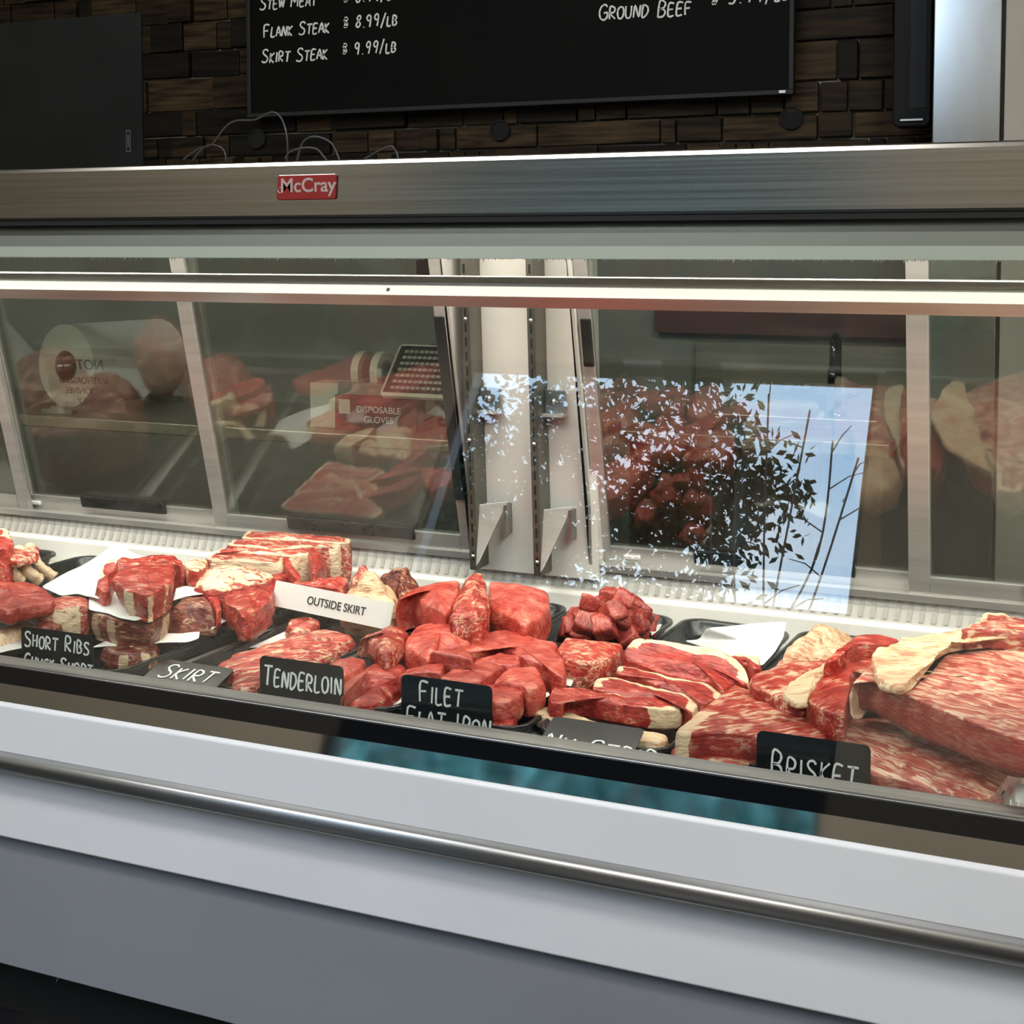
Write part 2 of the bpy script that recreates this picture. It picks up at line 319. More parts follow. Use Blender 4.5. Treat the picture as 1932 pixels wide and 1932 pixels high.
def typed(name, txt, size, m, parent, loc, rot, bold=0.0, extrude=.0004, shear=0, align='CENTER', sx=1.0):
    c = bpy.data.curves.new(name, 'FONT'); c.body = txt; c.size = size; c.align_x = align; c.align_y = 'CENTER'
    c.extrude = extrude; c.offset = bold; c.shear = shear
    t = bpy.data.objects.new(name, c); COL.objects.link(t)
    me = bpy.data.meshes.new_from_object(t.evaluated_get(bpy.context.evaluated_depsgraph_get()))
    bpy.data.objects.remove(t); bpy.data.curves.remove(c); me.name = name; me.materials.clear(); me.materials.append(m)
    o = bpy.data.objects.new(name, me); COL.objects.link(o); o.parent = parent; o.location = loc; o.rotation_euler = rot; o.scale = (sx, 1, 1)
    return o

# ---------------------------------------------------------------- the room
X0, X1, YF, YB, ZC = -6.2, 3.2, -3.1, 2.3, 3.75
struct(MB().box(X0-.2, X1+.2, YF-.2, YB+.2, -.1, 0).build('floor', FLOORM))
struct(MB().box(X0-.2, X1+.2, YF-.2, YB+.2, ZC, ZC+.1).build('ceiling', CEIL))
struct(MB().box(X0-.2, X0, YF-.2, YB+.2, 0, ZC).build('wall_left', BEIGE))
struct(MB().box(X1, X1+.2, YF-.2, YB+.2, 0, ZC).build('wall_right', BEIGE))
wb = struct(MB().box(X0, X1, YB, YB+.2, 0, ZC).build('wall_back', GREYW))
DX0, DX1 = -2.66, -.70          # glazed entrance behind the photographer
wf = MB()
wf.box(X0, DX0, YF-.12, YF, 0, ZC); wf.box(DX1, X1, YF-.12, YF, 0, ZC)
wf.box(DX0, DX1, YF-.12, YF, 3.52, ZC)
struct(wf.build('wall_front', BEIGE))
fr = MB()
for a, b, z0 in ((DX0, DX1, 0),):
    fr.box(a, a+.05, YF-.10, YF-.02, z0, 3.52); fr.box(b-.02, b, YF-.10, YF-.02, z0, 3.52)
    fr.box(a, b, YF-.10, YF-.02, 2.22, 2.37); fr.box(a, b, YF-.10, YF-.02, 3.50, 3.53)
struct(fr.build('window_1', BLACKP))
struct(MB().box(-4.2, 3.4, YF-3.6, YF-.121, 2.24, 2.36).build('sky_baffle', RUBBER))          # unseen slab added to block low sky from the reflections
g = MB()
for k in range(-14, 10): g.box(k*.45-.002, k*.45+.002, YF, YB, 0, .0012)
for k in range(-6, 6): g.box(X0, X1, k*.45-.002, k*.45+.002, 0, .0012)
gr = g.build('floor_grout', GROUT, bpy.data.objects['floor'])

# barrel-stave cladding on the back wall: rows of short staves of uneven depth
rnd = random.Random(11)
clads = [MB(), MB(), MB()]
z = 1.50; row = 0
while z < 2.75:
    h = rnd.choice([.075, .09, .10, .115]); x = -4.4 + rnd.uniform(0, .2)
    while x < 1.6:
        wd = rnd.choice([.05, .06, .08, .10, .14, .2, .28, .40]); d = rnd.uniform(.012, .034); t = rnd.uniform(-.006, .006)
        i = rnd.choice([0, 0, 1, 2]); y0 = YB-d
        gp = .003
        clads[i].hexa([(x+gp, y0, z+gp), (x+wd-gp, y0, z+gp+t*.6), (x+wd-gp, YB-.001, z+gp), (x+gp, YB-.001, z+gp),
                       (x+gp, y0-.002, z+h-gp), (x+wd-gp, y0-.002, z+h-gp+t), (x+wd-gp, YB-.001, z+h-gp), (x+gp, YB-.001, z+h-gp)])
        x += wd
    z += h; row += 1
for i, (b, m) in enumerate(zip(clads, (WOOD, WOODB, WOODC))): struct(b.build('wall_cladding', m, wb, bevel=.003))
for px, py in ((483, 262), (942, 245), (1493, 222), (1120, 28)):
    c = PY(px, py, YB-.037)
    hb = MB().lathe(c+Vector((0, .006, 0)), (0, -1, 0), [(0, .034), (.006, .033), (.006, .027), (.001, .026), (.001, 0.0005)], 28)
    hb.build('bung_hole', DARKHOLE, wb)

# ---------------------------------------------------------------- the refrigerated display case
XL, XR = -2.85, .42
case = empty('display_case', (-1.2, .4, 0), 'long refrigerated meat display case with slanted glass front and white base', 'display case')
MB().profile([(.03,.119),(.03,.346),(.05,.346),(.05,.119)], XL, XR).build('lower_panel', PAINTG, case, bevel=.002)['label'] = 'grey lower front panel'
sa, sb = PY(163, 1712, .0298), PY(106, 1852, .0298)
MB().prism([sa, sa+Vector((.0009, 0, 0)), sb+Vector((.0005, 0, 0)), sb], (0, .0006, 0)).build('scratch', mat('scratch_grey', (.30, .31, .335), .5), case)
MB().profile([(.09,0),(.09,.124),(.12,.124),(.12,0)], XL, XR).build('kick_plate', RUBBER, case)
MB().profile([(.014,.344),(.014,.468),(.06,.468),(.06,.344)], XL, XR).build('bumper_strip', PAINT, case, bevel=.003)
MB().profile([(.002,.4955),(-.014,.4935),(-.0185,.490),(-.0195,.485),(-.0185,.476),(-.0155,.469),(-.010,.465),(-.002,.463),(.03,.463),(.03,.4955)], XL, XR).build('bumper_moulding', CHROME, case, True)
MB().profile([(-.002,.494),(0,.568),(.004,.573),(.05,.573),(.05,.494)], XL, XR).build('upper_panel', PAINT, case, bevel=.0015)
MB().profile([(.006,.5725),(.012,.600),(.05,.600),(.05,.5725)], XL, XR).build('reflector_strip', MIRROR, case)
MB().profile([(.0105,.6005),(.019,.6245),(.05,.6245),(.05,.6005)], XL, XR).build('trim_strip', BLACKG, case)
MB().profile([(.0175,.6245),(.0175,.6275),(.021,.6295),(.044,.6335),(.046,.6265),(.046,.6245)], XL, XR).build('sill_rail', STEELD, case, bevel=.0008)
# slanted front pane
GA, GB = Vector((0, .049, .628)), Vector((0, .317, 1.349)); GT = (GB-GA).normalized(); GN = Vector((0, -GT.z, GT.y))
def PG(x, y, off=0.0):
    d = ray(x, y); a = GA-GN*off; return CAM+d*((a-CAM).dot(GN)/d.dot(GN))
MB().profile([(GA.y, GA.z), (GB.y, GB.z), (GB.y+.006, GB.z-.002), (GA.y+.006, GA.z-.002)], XL, XR).build('front_glass', GLASSF, case)
# painted border along the top of the pane, with frayed frost along its lower edge
zs = [PG(966, v, .010).z for v in (419, 440.5, 464.5, 488)]
yz = lambda z, o: (GA.y+(z-GA.z)*GT.y/GT.z+o, z)
for i in range(3):
    MB().profile([yz(zs[i], .010), yz(zs[i+1], .010), yz(zs[i+1], .0115), yz(zs[i], .0115)], XL, XR).build('glass_border', FRIT[i], case)
fz = MB(); rr = random.Random(5); x = XL
while x < XR:
    wd = rr.uniform(.002, .006); dp = rr.uniform(.0006, .0034) if rr.random() < .93 else .006
    a = yz(zs[3]+.0004, .0095); b = yz(zs[3]-dp, .0095)
    fz.add([(x, *a), (x+wd, *a), (x+wd*.5, *b)], [(0, 1, 2)]); x += wd*1.1
fz.build('frost_fringe', FRIT[1], case)
# steel canopy
MB().profile([(.310,1.351),(.3085,1.355),(.3085,1.438),(.311,1.444),(.317,1.4465),(.84,1.4465),(.84,1.412),(.335,1.412),(.335,1.351)], XL, XR).build('canopy', STEEL, case)
MB().profile([(.312,1.341),(.312,1.3508),(.338,1.3508),(.338,1.341)], XL, XR).build('canopy_gasket', RUBBER, case)
bc = (PY(525, 353, .3085)+PY(636, 353, .3085))/2
bw = (PY(636, 353, .3085)-PY(525, 353, .3085)).x
badge = MB().prism([(bc.x+px+pz*.06, .3083, bc.z+pz) for px, pz in rrect(bw, bw*.37, .004)], (0, -.004, 0)).build('badge', RED, case, bevel=.0012)
badge['label'] = 'red maker badge with silver lettering'
t = typed('lettering', 'McCray', bw*.29, SILVER, badge, (0, 0, 0), (math.pi/2, 0, 0), bold=.0005, sx=1.02)
t.location = (bc.x+bw*.03, .3040, bc.z+.002); t.matrix_parent_inverse = Matrix.Identity(4)
sw = MB().tube([(bc.x-bw*.44+.006*math.cos(a)*(.55+a*.07), .3040, bc.z-.004+.006*math.sin(a)*(.55+a*.07)) for a in [k*.35 for k in range(17)]], .0006, 6)
sw.build('flourish', SILVER, badge, True)
# light rail that hangs behind the glass
ry = .40
MB().profile([(ry-.004,1.2365),(ry-.006,1.2395),(ry-.004,1.2425),(ry+.002,1.2465),(ry+.002,1.251),(ry+.01,1.2535),(ry+.03,1.2535),(ry+.03,1.2365)], XL+.02, XR-.02).build('rail_lip', ALU, case, True)
MB().profile([(ry-.010,1.2205),(ry-.002,1.2368),(ry+.03,1.2368),(ry+.03,1.2205)], XL+.02, XR-.02).build('light_rail', LEDM, case, bevel=.0008)['label'] = 'glowing white light strip'
MB().profile([(ry-.010,1.2203),(ry+.008,1.2015),(ry+.03,1.2015),(ry+.03,1.2203)], XL+.02, XR-.02).build('rail_underside', ALU, case)
sc = PY(732, 549, ry-.006)
MB().lathe(sc+Vector((0, .005, 0)), (0, -1, .5), [(0, .0052), (.003, .005), (.0055, .0035), (.0062, .0005)], 16).build('rail_screw', STEELD, case, True)
MB().profile([(.51,1.404),(.51,1.411),(.55,1.411),(.55,1.404)], XL+.05, XR-.05).build('lamp_strip', WHITEP, case)
# deck, rear plenum, end panels
MB().profile([(.05,.555),(.05,.578),(.775,.578),(.775,.555)], XL, XR).build('deck', INNER, case)
MB().profile([(.772,.578),(.776,.628),(.782,.634),(.86,.634),(.86,.578)], XL, XR).build('rear_lip', INNER, case, bevel=.002)
MB().profile([(.787,.634),(.796,.680),(.86,.680),(.86,.634)], XL, XR).build('rear_duct', INNERG, case)
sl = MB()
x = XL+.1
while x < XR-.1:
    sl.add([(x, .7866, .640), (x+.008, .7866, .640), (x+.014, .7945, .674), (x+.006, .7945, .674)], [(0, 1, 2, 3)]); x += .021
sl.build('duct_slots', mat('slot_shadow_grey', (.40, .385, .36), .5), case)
for x in (XL, XR-.02):
    MB().profile([(.05,.58),(.32,1.345),(.84,1.412),(.86,.58)], x, x+.02).build('end_panel', INNER, case)
MB().profile([(.84,.13),(.84,.68),(.86,.68),(.86,.13)], XL, XR).build('rear_panel', PAINT, case)
# rear sliding doors, leaning with the top towards the customer
TL = .258
def yd(z, off=0.0): return .80-TL*(z-.682)+off
def PD(x, y, off=0.0):
    n = Vector((0, 1, TL)); c = .80+TL*.682+off; d = ray(x, y); return CAM+d*((c-CAM.dot(n))/d.dot(n))
ZT = 1.395
def tbox(b, x0, x1, z0, z1, off, th):
    return b.hexa([(x0,yd(z0,off),z0),(x1,yd(z0,off),z0),(x1,yd(z0,off)+th,z0),(x0,yd(z0,off)+th,z0),(x0,yd(z1,off),z1),(x1,yd(z1,off),z1),(x1,yd(z1,off)+th,z1),(x0,yd(z1,off)+th,z1)])
tbox(MB(), XL+.02, -1.07, .676, .690, -.016, .03).build('door_track', ALU, case, bevel=.001)
tbox(MB(), -.80, XR-.02, .676, .690, -.016, .03).build('door_track', ALU, case, bevel=.001)
def door(x0, x1, off, lw, rw, hx, clip=None, pull=None, lab=None):
    b = MB(); th = .014
    tbox(b, x0, x0+lw, .688, ZT, off, th); tbox(b, x1-rw, x1, .688, ZT, off, th)
    tbox(b, x0+lw, x1-rw, .688, .724, off, th); tbox(b, x0+lw, x1-rw, ZT-.03, ZT, off, th)
    d = b.build('sliding_door', ALU, case, bevel=.0012)
    if lab: d['label'] = lab
    tbox(MB(), x0+lw-.004, x1-rw+.004, .720, ZT-.026, off+.005, .004).build('pane', GLASSR, d)
    if hx: tbox(MB(), hx[0], hx[1], .706, .732, off-.010, .012).build('handle', BLACKP, d, bevel=.002)
    if clip: 
        tbox(MB(), clip, clip+.034, .700, .709, off-.006, .007).build('roller_clip', WHITEP, d, bevel=.002)
    if pull: tbox(MB(), pull[0], pull[1], pull[2], 1.17, off-.006, .008).build('pull_strip', RUBBER, d, bevel=.002)
    return d
door(-2.240, -1.640, .012, .034, .030, (-2.055, -1.825), clip=-2.215)
door(-1.684, -1.072, -.010, .034, .022, (-1.492, -1.195), pull=(-1.094, -1.073, .80))
door(-.812, -.190, .012, .026, .030, (-.617, -.320), clip=-.758, pull=(-.806, -.786, 1.08))
door(-.226, .39, -.010, .036, .03, (-.035, .24))
door(-2.83, -2.20, -.010, .034, .030, (-2.62, -2.35))
STANDM = noisy(mat('standard_steel', metal=.8), (40, 40, 4), (.13, .125, .105), (.18, .175, .15), rough=(.28, .40))
# white mullion panel with the two slotted shelf standards
yp = lambda z, o=0.0: .778-.075*(z-.68)+o
MB().hexa([(-1.070,yp(.66),.66),(-.800,yp(.66),.66),(-.800,yp(.66)+.03,.66),(-1.070,yp(.66)+.03,.66),(-1.070,yp(ZT),ZT),(-.800,yp(ZT),ZT),(-.800,yp(ZT)+.03,ZT),(-1.070,yp(ZT)+.03,ZT)]).build('mullion_panel', INNER, case)
MB().prism([(-1.071, yd(.69), .69), (-1.071, yd(ZT), ZT), (-1.071, yp(ZT), ZT), (-1.071, yp(.69), .69)], (.006, 0, 0)).build('door_jamb', INNERG, case)
MB().prism([(-.819, yd(.69), .69), (-.819, yd(ZT), ZT), (-.819, yp(ZT), ZT), (-.819, yp(.69), .69)], (.006, 0, 0)).build('door_jamb', INNERG, case)
for k, (xa, pxs) in enumerate(((-1.045, 878), (-.911, 1001))):
    z0, z1 = .672, 1.375; ws = .016
    st = MB().hexa([(xa,yp(z0,-.060),z0),(xa+ws,yp(z0,-.060),z0),(xa+ws,yp(z0,-.001),z0),(xa,yp(z0,-.001),z0),(xa,yp(z1,-.060),z1),(xa+ws,yp(z1,-.060),z1),(xa+ws,yp(z1,-.001),z1),(xa,yp(z1,-.001),z1)])
    so = st.build('shelf_standard', STANDM, case, bevel=.0015)
    sm = MB(); zz = z0+.02
    while zz < z1-.03:
        y = yp(zz, -.0606); y2 = yp(zz+.018, -.0606)
        sm.hexa([(xa+.006,y,zz),(xa+.010,y,zz),(xa+.010,y+.002,zz),(xa+.006,y+.002,zz),(xa+.006,y2,zz+.018),(xa+.010,y2,zz+.018),(xa+.010,y2+.002,zz+.018),(xa+.006,y2+.002,zz+.018)]); zz += .028
    sm.build('slots', DARKHOLE, so)
    for zz in (.70, .93, 1.165):
        MB().lathe((xa+.008, yp(zz, -.060), zz), (0, -1, 0), [(0, .004), (.002, .0035), (.003, .0005)], 12).build('screw', CHROME, so, True)
    xb = xa+ws
    # lower bracket: a folded plate reaching down to the standard's foot
    yq = yp(.80, -.040)
    MB().hexa([(xb,yq-.018,.682),(xb+.006,yq-.018,.690),(xb+.006,yq-.013,.690),(xb,yq-.013,.682),(xb,yq,.800),(xb+.052,yq+.02,.806),(xb+.052,yq+.024,.806),(xb,yq+.004,.800)]).build('shelf_bracket', ALU, case, bevel=.0006)
    MB().box(xb+.046, xb+.052, yq+.012, yp(.76), .742, .800).build('bracket_tab', STEELD, case)
    MB().box(xb, xb+.040, yp(1.0, -.020), yp(1.0, -.012), .985, 1.03).build('shelf_bracket', STEELD, case, bevel=.001)
    MB().box(xb, xb+.042, yp(1.0, -.036), yp(1.0, -.012), .980, .985).build('bracket_tab', ALU, case)
    MB().lathe((xb+.018, yp(1.0, -.020), 1.008), (0, -1, 0), [(0, .006), (.002, .006), (.004, .0005)], 14).build('screw', CHROME, case, True)

# ---------------------------------------------------------------- trays
def tray(cx, cy, rot, label, w=.205, L=.655):
    rings = []
    def ring(ww, ll, r, z):
        rings.append([(px, py, z) for px, py in rrect(ww, ll, r, 5)])
    ring(w-.05, L-.05, .02, .004); ring(w-.036, L-.036, .03, .006); ring(w-.020, L-.020, .034, .026); ring(w-.016, L-.016, .035, .030)
    ring(w-.003, L-.003, .038, .0315); ring(w, L, .04, .030); ring(w, L, .04, .026); ring(w-.003, L-.003, .038, .0255)
    ring(w-.016, L-.016, .034, .025); ring(w-.034, L-.034, .03, .002); ring(w-.05, L-.05, .02, 0)
    n = len(rings[0]); vs = [v for r_ in rings for v in r_]
    fs = [(i*n+j, i*n+(j+1) % n, (i+1)*n+(j+1) % n, (i+1)*n+j) for i in range(len(rings)-1) for j in range(n)]
    fs += [tuple(range(n)), tuple(range(len(rings)*n-1, (len(rings)-1)*n-1, -1))]
    o = mk('meat_tray', vs, fs, BLACKP, None, True); o.location = (cx, cy, .580); o.rotation_euler = (0, 0, rot)
    return tag(o, label, 'tray', 'black meat trays')
R_ = math.radians
tray(-2.185, .425, R_(-3), 'black plastic tray under the curved rib bones at the left end')
tray(-1.935, .415, R_(-5), 'black plastic tray with a raised white paper, second from left')
tray(-1.690, .425, R_(-8), 'black plastic tray under the short rib cuts behind the short ribs sign')
tray(-1.455, .430, R_(-8), 'black plastic tray under the stacked chuck cut in front of the skirt sign')
tray(-1.190, .435, R_(-6), 'black plastic tray holding the long skirt steaks')
tray(-.975, .440, R_(-5), 'black plastic tray holding the whole tenderloin pieces')
tray(-.765, .440, R_(-5), 'black plastic tray with stew cubes at its back and filets in front')
tray(-.550, .435, R_(-5), 'black plastic tray holding the row of strip steaks')
tray(-.335, .435, R_(-5), 'black plastic tray under the folded brisket beside the strip steaks')
tray(-.120, .435, R_(-5), 'black plastic tray under the broad brisket at the right end')

# ---------------------------------------------------------------- cuts of meat
ZOOM = {1: (5.855, 0, 980), 2: (6.0375, 160, 1000), 3: (5.367, 320, 980), 4: (5.367, 600, 1050), 5: (4.6, 860, 1070), 6: (3.864, 960, 1160), 7: (4.2, 1240, 1130), 8: (4.472, 1500, 1130)}
def world(zm, pts, z):
    if zm is None: return [Vector((p[0], p[1], z)) for p in pts]
    s, ox, oy = ZOOM[zm]; o = []
    for p in pts:
        zz = z + (p[2] if len(p) > 2 else 0.0)
        o.append(PZ(ox+p[0]/s, oy+p[1]/s, zz))
    return o
def resample(pts, n, smooth=2):
    m = len(pts); ln = [(pts[(i+1) % m]-pts[i]).length for i in range(m)]; tot = sum(ln); o = []; par = []
    for k in range(n):
        d = tot*k/n; i = 0
        while i < m-1 and d > ln[i]: d -= ln[i]; i += 1
        t = min(1.0, d/max(ln[i], 1e-9)); o.append(pts[i].lerp(pts[(i+1) % m], t)); par.append(i+t)
    for _ in range(smooth): o = [o[i]*.5+(o[i-1]+o[(i+1) % n])*.25 for i in range(n)]
    return o, par
MEATS = []
def meat(name, label, zm, pts, z, h, m, cat='meat', group=None, fat=(), topfat=0.0, dome=.10, amp=.0016, rnd=.0045, fib=0.0, n=84, parent=None, seed=0, flare=.0, freq=26, cut=0.0):
    """one cut: its upper rim runs through pts (traced at their own heights), its sides drop by h"""
    W, par = resample(world(zm, pts, z), n)
    if sum(W[i].x*W[(i+1) % n].y-W[(i+1) % n].x*W[i].y for i in range(n)) < 0: W.reverse(); par.reverse()
    c = sum(W, Vector())/n; zb = min(p.z for p in W)-h
    npts = len(pts)
    def infat(p, f):
        a, b = f[0], f[1]
        return (a <= p <= b) if a <= b else (p >= a or p <= b)
    base = Vector((c.x, c.y, zb)); vs = []; ft = []
    def put(p, f): vs.append(p-base); ft.append(f)
    def side_f(j, low=False):
        for f in fat:
            if infat(par[j], f): return f[3] if len(f) > 3 else 1.0
        return 0.0
    SD = 7; rings = 0
    r = min(rnd, h*.45)
    for k in range(2):                                             # underside
        s = (.55, .93)[k]
        for j in range(n):
            p = c.lerp(W[j], s); put(Vector((p.x, p.y, zb)), side_f(j)); 
        rings += 1
    for k in range(SD):                                            # sides
        t = k/(SD-1)
        for j in range(n):
            zt = W[j].z-r; d = Vector((W[j].x-c.x, W[j].y-c.y, 0)); dl = max(d.length, 1e-6); d /= dl
            bul = math.sin(t*math.pi)*min(.0035, h*.08) - (1-t)*flare*h - max(0, .14-t)*r*2
            p = Vector((W[j].x, W[j].y, zb+r*.25+(zt-zb-r*.25)*t))+d*bul; put(p, side_f(j))
        rings += 1
    for k in range(1, 4):                                          # rounded rim
        a = k/3*math.pi/2
        for j in range(n):
            d = Vector((W[j].x-c.x, W[j].y-c.y, 0)); dl = max(d.length, 1e-6); d /= dl; rr = min(r, dl*.5)
            p = Vector((W[j].x, W[j].y, W[j].z-r))-d*(rr*(1-math.cos(a)))+Vector((0, 0, r*math.sin(a)))
            f = topfat
            for q in fat:
                if infat(par[j], q): f = max(f, 1.0 if q[2] > 0 else .35)
            put(p, f)
        rings += 1
    zc = sum(p.z for p in W)/n + dome*h*.5
    for s in (.90, .80, .68, .55, .42, .29, .16, .06):
        for j in range(n):
            d = Vector((W[j].x-c.x, W[j].y-c.y, 0)); dl = max(d.length, 1e-6); rr = min(r, dl*.5)
            q = c+ (d/dl)*(dl-rr)*s
            e = (1-s); zz = W[j].z*(1-e*e*(3-2*e)*1.0)+zc*(e*e*(3-2*e)) if False else W[j].z+(zc-W[j].z)*(1-s*s)
            f = topfat
            for g_ in fat:
                if infat(par[j], g_):
                    dist = (1-s)*dl; f = max(f, min(1.0, max(0.0, 1.0-(dist-g_[2]*.8)/max(g_[2]*.5, .001))) if g_[2] > 0 else 0)
            put(Vector((q.x, q.y, zz)), f)
        rings += 1
    fs = [(i*n+j, i*n+(j+1) % n, (i+1)*n+(j+1) % n, (i+1)*n+j) for i in range(rings-1) for j in range(n)]
    fs += [tuple(range(n-1, -1, -1)), tuple((rings-1)*n+j for j in range(n))]
    so = Vector((seed*3.1+c.x*7, seed*1.7+c.y*5, seed*.9))
    me = bpy.data.meshes.new(name); me.from_pydata([tuple(v) for v in vs], [], fs); me.update()
    nor = [v.normal.copy() for v in me.vertices]
    ca, sa = math.cos(-fib), math.sin(-fib)
    for i, v in enumerate(vs):
        if i < n*2: q = 0.0
        else: q = 1.0
        a = noise.noise(v*freq+so)*amp*1.2 + noise.noise(v*freq*2.7+so)*amp*.9 + noise.noise(v*freq*7+so)*amp*.35 + noise.noise(Vector(((v.x*ca-v.y*sa)*freq*.9, (v.x*sa+v.y*ca)*freq*5.2, v.z*freq*4.5))+so)*amp*.55
        vs[i] = v+nor[i]*(a*q)
    vs = [Vector((v.x*ca-v.y*sa, v.x*sa+v.y*ca, v.z)) for v in vs]
    for i, v in enumerate(vs): me.vertices[i].co = v
    me.polygons.foreach_set('use_smooth', [True]*len(me.polygons))
    at = me.attributes.new('fat', 'FLOAT', 'POINT'); at.data.foreach_set('value', ft)
    at = me.attributes.new('cut', 'FLOAT', 'POINT'); at.data.foreach_set('value', [cut if n*2 <= i < n*9 else 0.0 for i in range(len(ft))])
    me.materials.append(m); me.update()
    o = bpy.data.objects.new(name, me); COL.objects.link(o); o.location = base; o.rotation_euler = (0, 0, fib)
    if parent: 
        bpy.context.view_layer.update(); o.parent = parent; o.matrix_parent_inverse = (Matrix.Translation(parent.location) @ Matrix.Rotation(parent.rotation_euler.z, 4, 'Z')).inverted()
        if label: o['label'] = label
    else: tag(o, label, cat, group)
    return o

def paper(label, zm, pts, z, curl=.012, seed=0, n=40):
    """one sheet of white butcher paper, thin and softly buckled"""
    P = world(zm, pts, z); W, par = resample(P, n*2, 1); N_ = len(W); c = sum(W, Vector())/N_
    ring = []; 
    for s in (1, .85, .7, .5, .3, .12):
        for q in W:
            p = c.lerp(q, s); e = noise.noise(Vector((p.x*14+seed, p.y*14, seed*2.3)))*curl*(.35+.65*s)
            ring.append(Vector((p.x, p.y, p.z+e)))
    m = len(ring)//N_
    vs = ring+[p-Vector((0, 0, .0007)) for p in ring]; k = len(ring); fs = []
    for i in range(m-1):
        for j in range(N_):
            a, b, c2, d = i*N_+j, i*N_+(j+1) % N_, (i+1)*N_+(j+1) % N_, (i+1)*N_+j
            fs += [(a, b, c2, d), (a+k, d+k, c2+k, b+k)]
    fs += [tuple((m-1)*N_+j for j in range(N_)), tuple(k+(m-1)*N_+j for j in reversed(range(N_)))]
    fs += [(j, j+k, (j+1) % N_+k, (j+1) % N_) for j in range(N_)]
    o = mk('paper_sheet', vs, fs, PAPER, None, True)
    return tag(o, label, 'paper', 'white butcher paper sheets')

B = 'beef cuts on the trays'
# brisket end
meat('brisket_slab', 'thick red brisket with white fat corner, left of the brisket sign', 7, [(130,1060),(330,880),(480,770),(620,665),(700,720),(850,745),(960,760),(1040,830),(1230,860),(1330,930),(1480,960),(1420,1060),(1300,1100),(1000,1100),(780,1075),(600,1055),(420,1045),(320,1060),(220,1065)], .648, .050, BRISK, group=B, fat=[(17.6,.9,.026)], topfat=.14, cut=.7, dome=.25, fib=.6, seed=1)
meat('brisket_slab', 'broad pink-veiled brisket flat at lower right, beside the brisket sign', 8, [(250,1200,.012),(420,970,.012),(540,900,.012),(700,960,.010),(890,1060,.008),(1160,1100,.006),(1380,1190,.004),(1700,1240),(1910,1335),(1840,1450),(1740,1580),(1630,1680,-.004),(1340,1650,-.004),(1180,1600,-.002),(1000,1540),(800,1480),(690,1500),(560,1380,.004),(400,1290,.010)], .622, .026, BRISKP, group=B, topfat=.18, cut=.8, dome=.2, fib=-.5, amp=.0026, seed=2)
meat('brisket_slab', 'largest brisket slab with long dark cut edge at the right end', 8, [(470,735),(545,622),(700,700),(880,772),(1060,862),(1250,930),(1500,1040),(1750,1130),(1910,1190),(2060,1205),(2300,900),(2330,500),(2150,330),(1900,315),(1600,345),(1290,370),(1170,440),(1080,560),(980,640),(800,600),(600,560)], .705, .050, BRISKP, group=B, fat=[(19.7,.8,.0)], topfat=.10, cut=1.0, dome=.15, fib=-.35, amp=.0022, rnd=.004, seed=3)
MEATB = meat('brisket_point', 'red brisket point folded under a cream fat flap, middle of the brisket tray', 8, [(85,850),(180,665),(330,520),(470,425),(600,410),(740,440),(900,480),(900,640),(700,690),(545,640),(480,730),(440,850),(415,1000),(250,940)], .680, .055, CHUCK, group=B, dome=.35, fib=.9, fat=[(1.5,3.2,.004)], seed=4)
meat('fat_flap', 'cream fat flap', 8, [(640,470),(760,400),(930,320),(1180,285),(1500,265),(1932,205),(2200,190),(2200,320),(1900,300),(1600,335),(1290,365),(1170,440),(1090,540),(1030,610),(960,700),(880,750),(770,710),(670,650),(680,570)], .722, .014, FATM, topfat=.36, dome=.5, fib=.3, amp=.004, parent=MEATB, seed=5)
meat('brisket_end', 'small bright red brisket wedge behind the fat flap', 8, [(240,540),(330,450),(420,380),(520,295),(700,290),(890,335),(800,380),(660,400),(560,405),(430,450),(330,520)], .705, .030, CHUCK, group=B, fib=.4, seed=6, dome=.3)
meat('fat_capped_roast', 'rounded yellowish fat-covered roast at the back of the brisket tray', 7, [(978,440),(1010,370),(1130,280),(1230,215),(1390,205),(1560,265),(1560,340),(1450,400),(1300,425),(1120,440)], .685, .060, FATM, group=B, topfat=.36, dome=.7, amp=.003, rnd=.02, seed=7)
o = meat('brisket_deckle', 'pale red brisket piece with a wide white fat seam, beside the strip steak end', 7, [(745,610),(800,565),(900,555),(980,470),(1200,445),(1450,405),(1520,430),(1400,540),(1290,640),(1220,740),(1200,850),(1040,830),(940,760),(850,725),(750,710)], .668, .040, BRISK, group=B, topfat=.12, fib=.7, dome=.3, seed=8)
meat('fat_seam', 'white fat seam', 7, [(1400,470),(1470,432),(1390,545),(1280,640),(1215,730),(1185,820),(1090,825),(990,750),(1040,660),(1130,590),(1270,530)], .684, .010, FATM, topfat=.9, dome=.6, amp=.0022, fib=.7, parent=o, seed=9)
meat('brisket_trim', 'red and white brisket chunk at the far back right corner', 8, [(1390,255),(1530,195),(1580,105),(1780,110),(1932,165),(2100,200),(2100,280),(1800,270),(1600,255),(1430,280)], .735, .055, BRISK, group=B, topfat=.28, fat=[(0,3.5,.012)], fib=.3, amp=.004, seed=10)
meat('beef_trim', 'small pale trim of beef under the left corner of the thick red brisket', 7, [(105,1190),(170,1150),(330,1160),(560,1200),(780,1230),(780,1300),(500,1290),(300,1260),(150,1235)], .612, .018, BRISK, group=B, topfat=.25, seed=12, dome=.2)
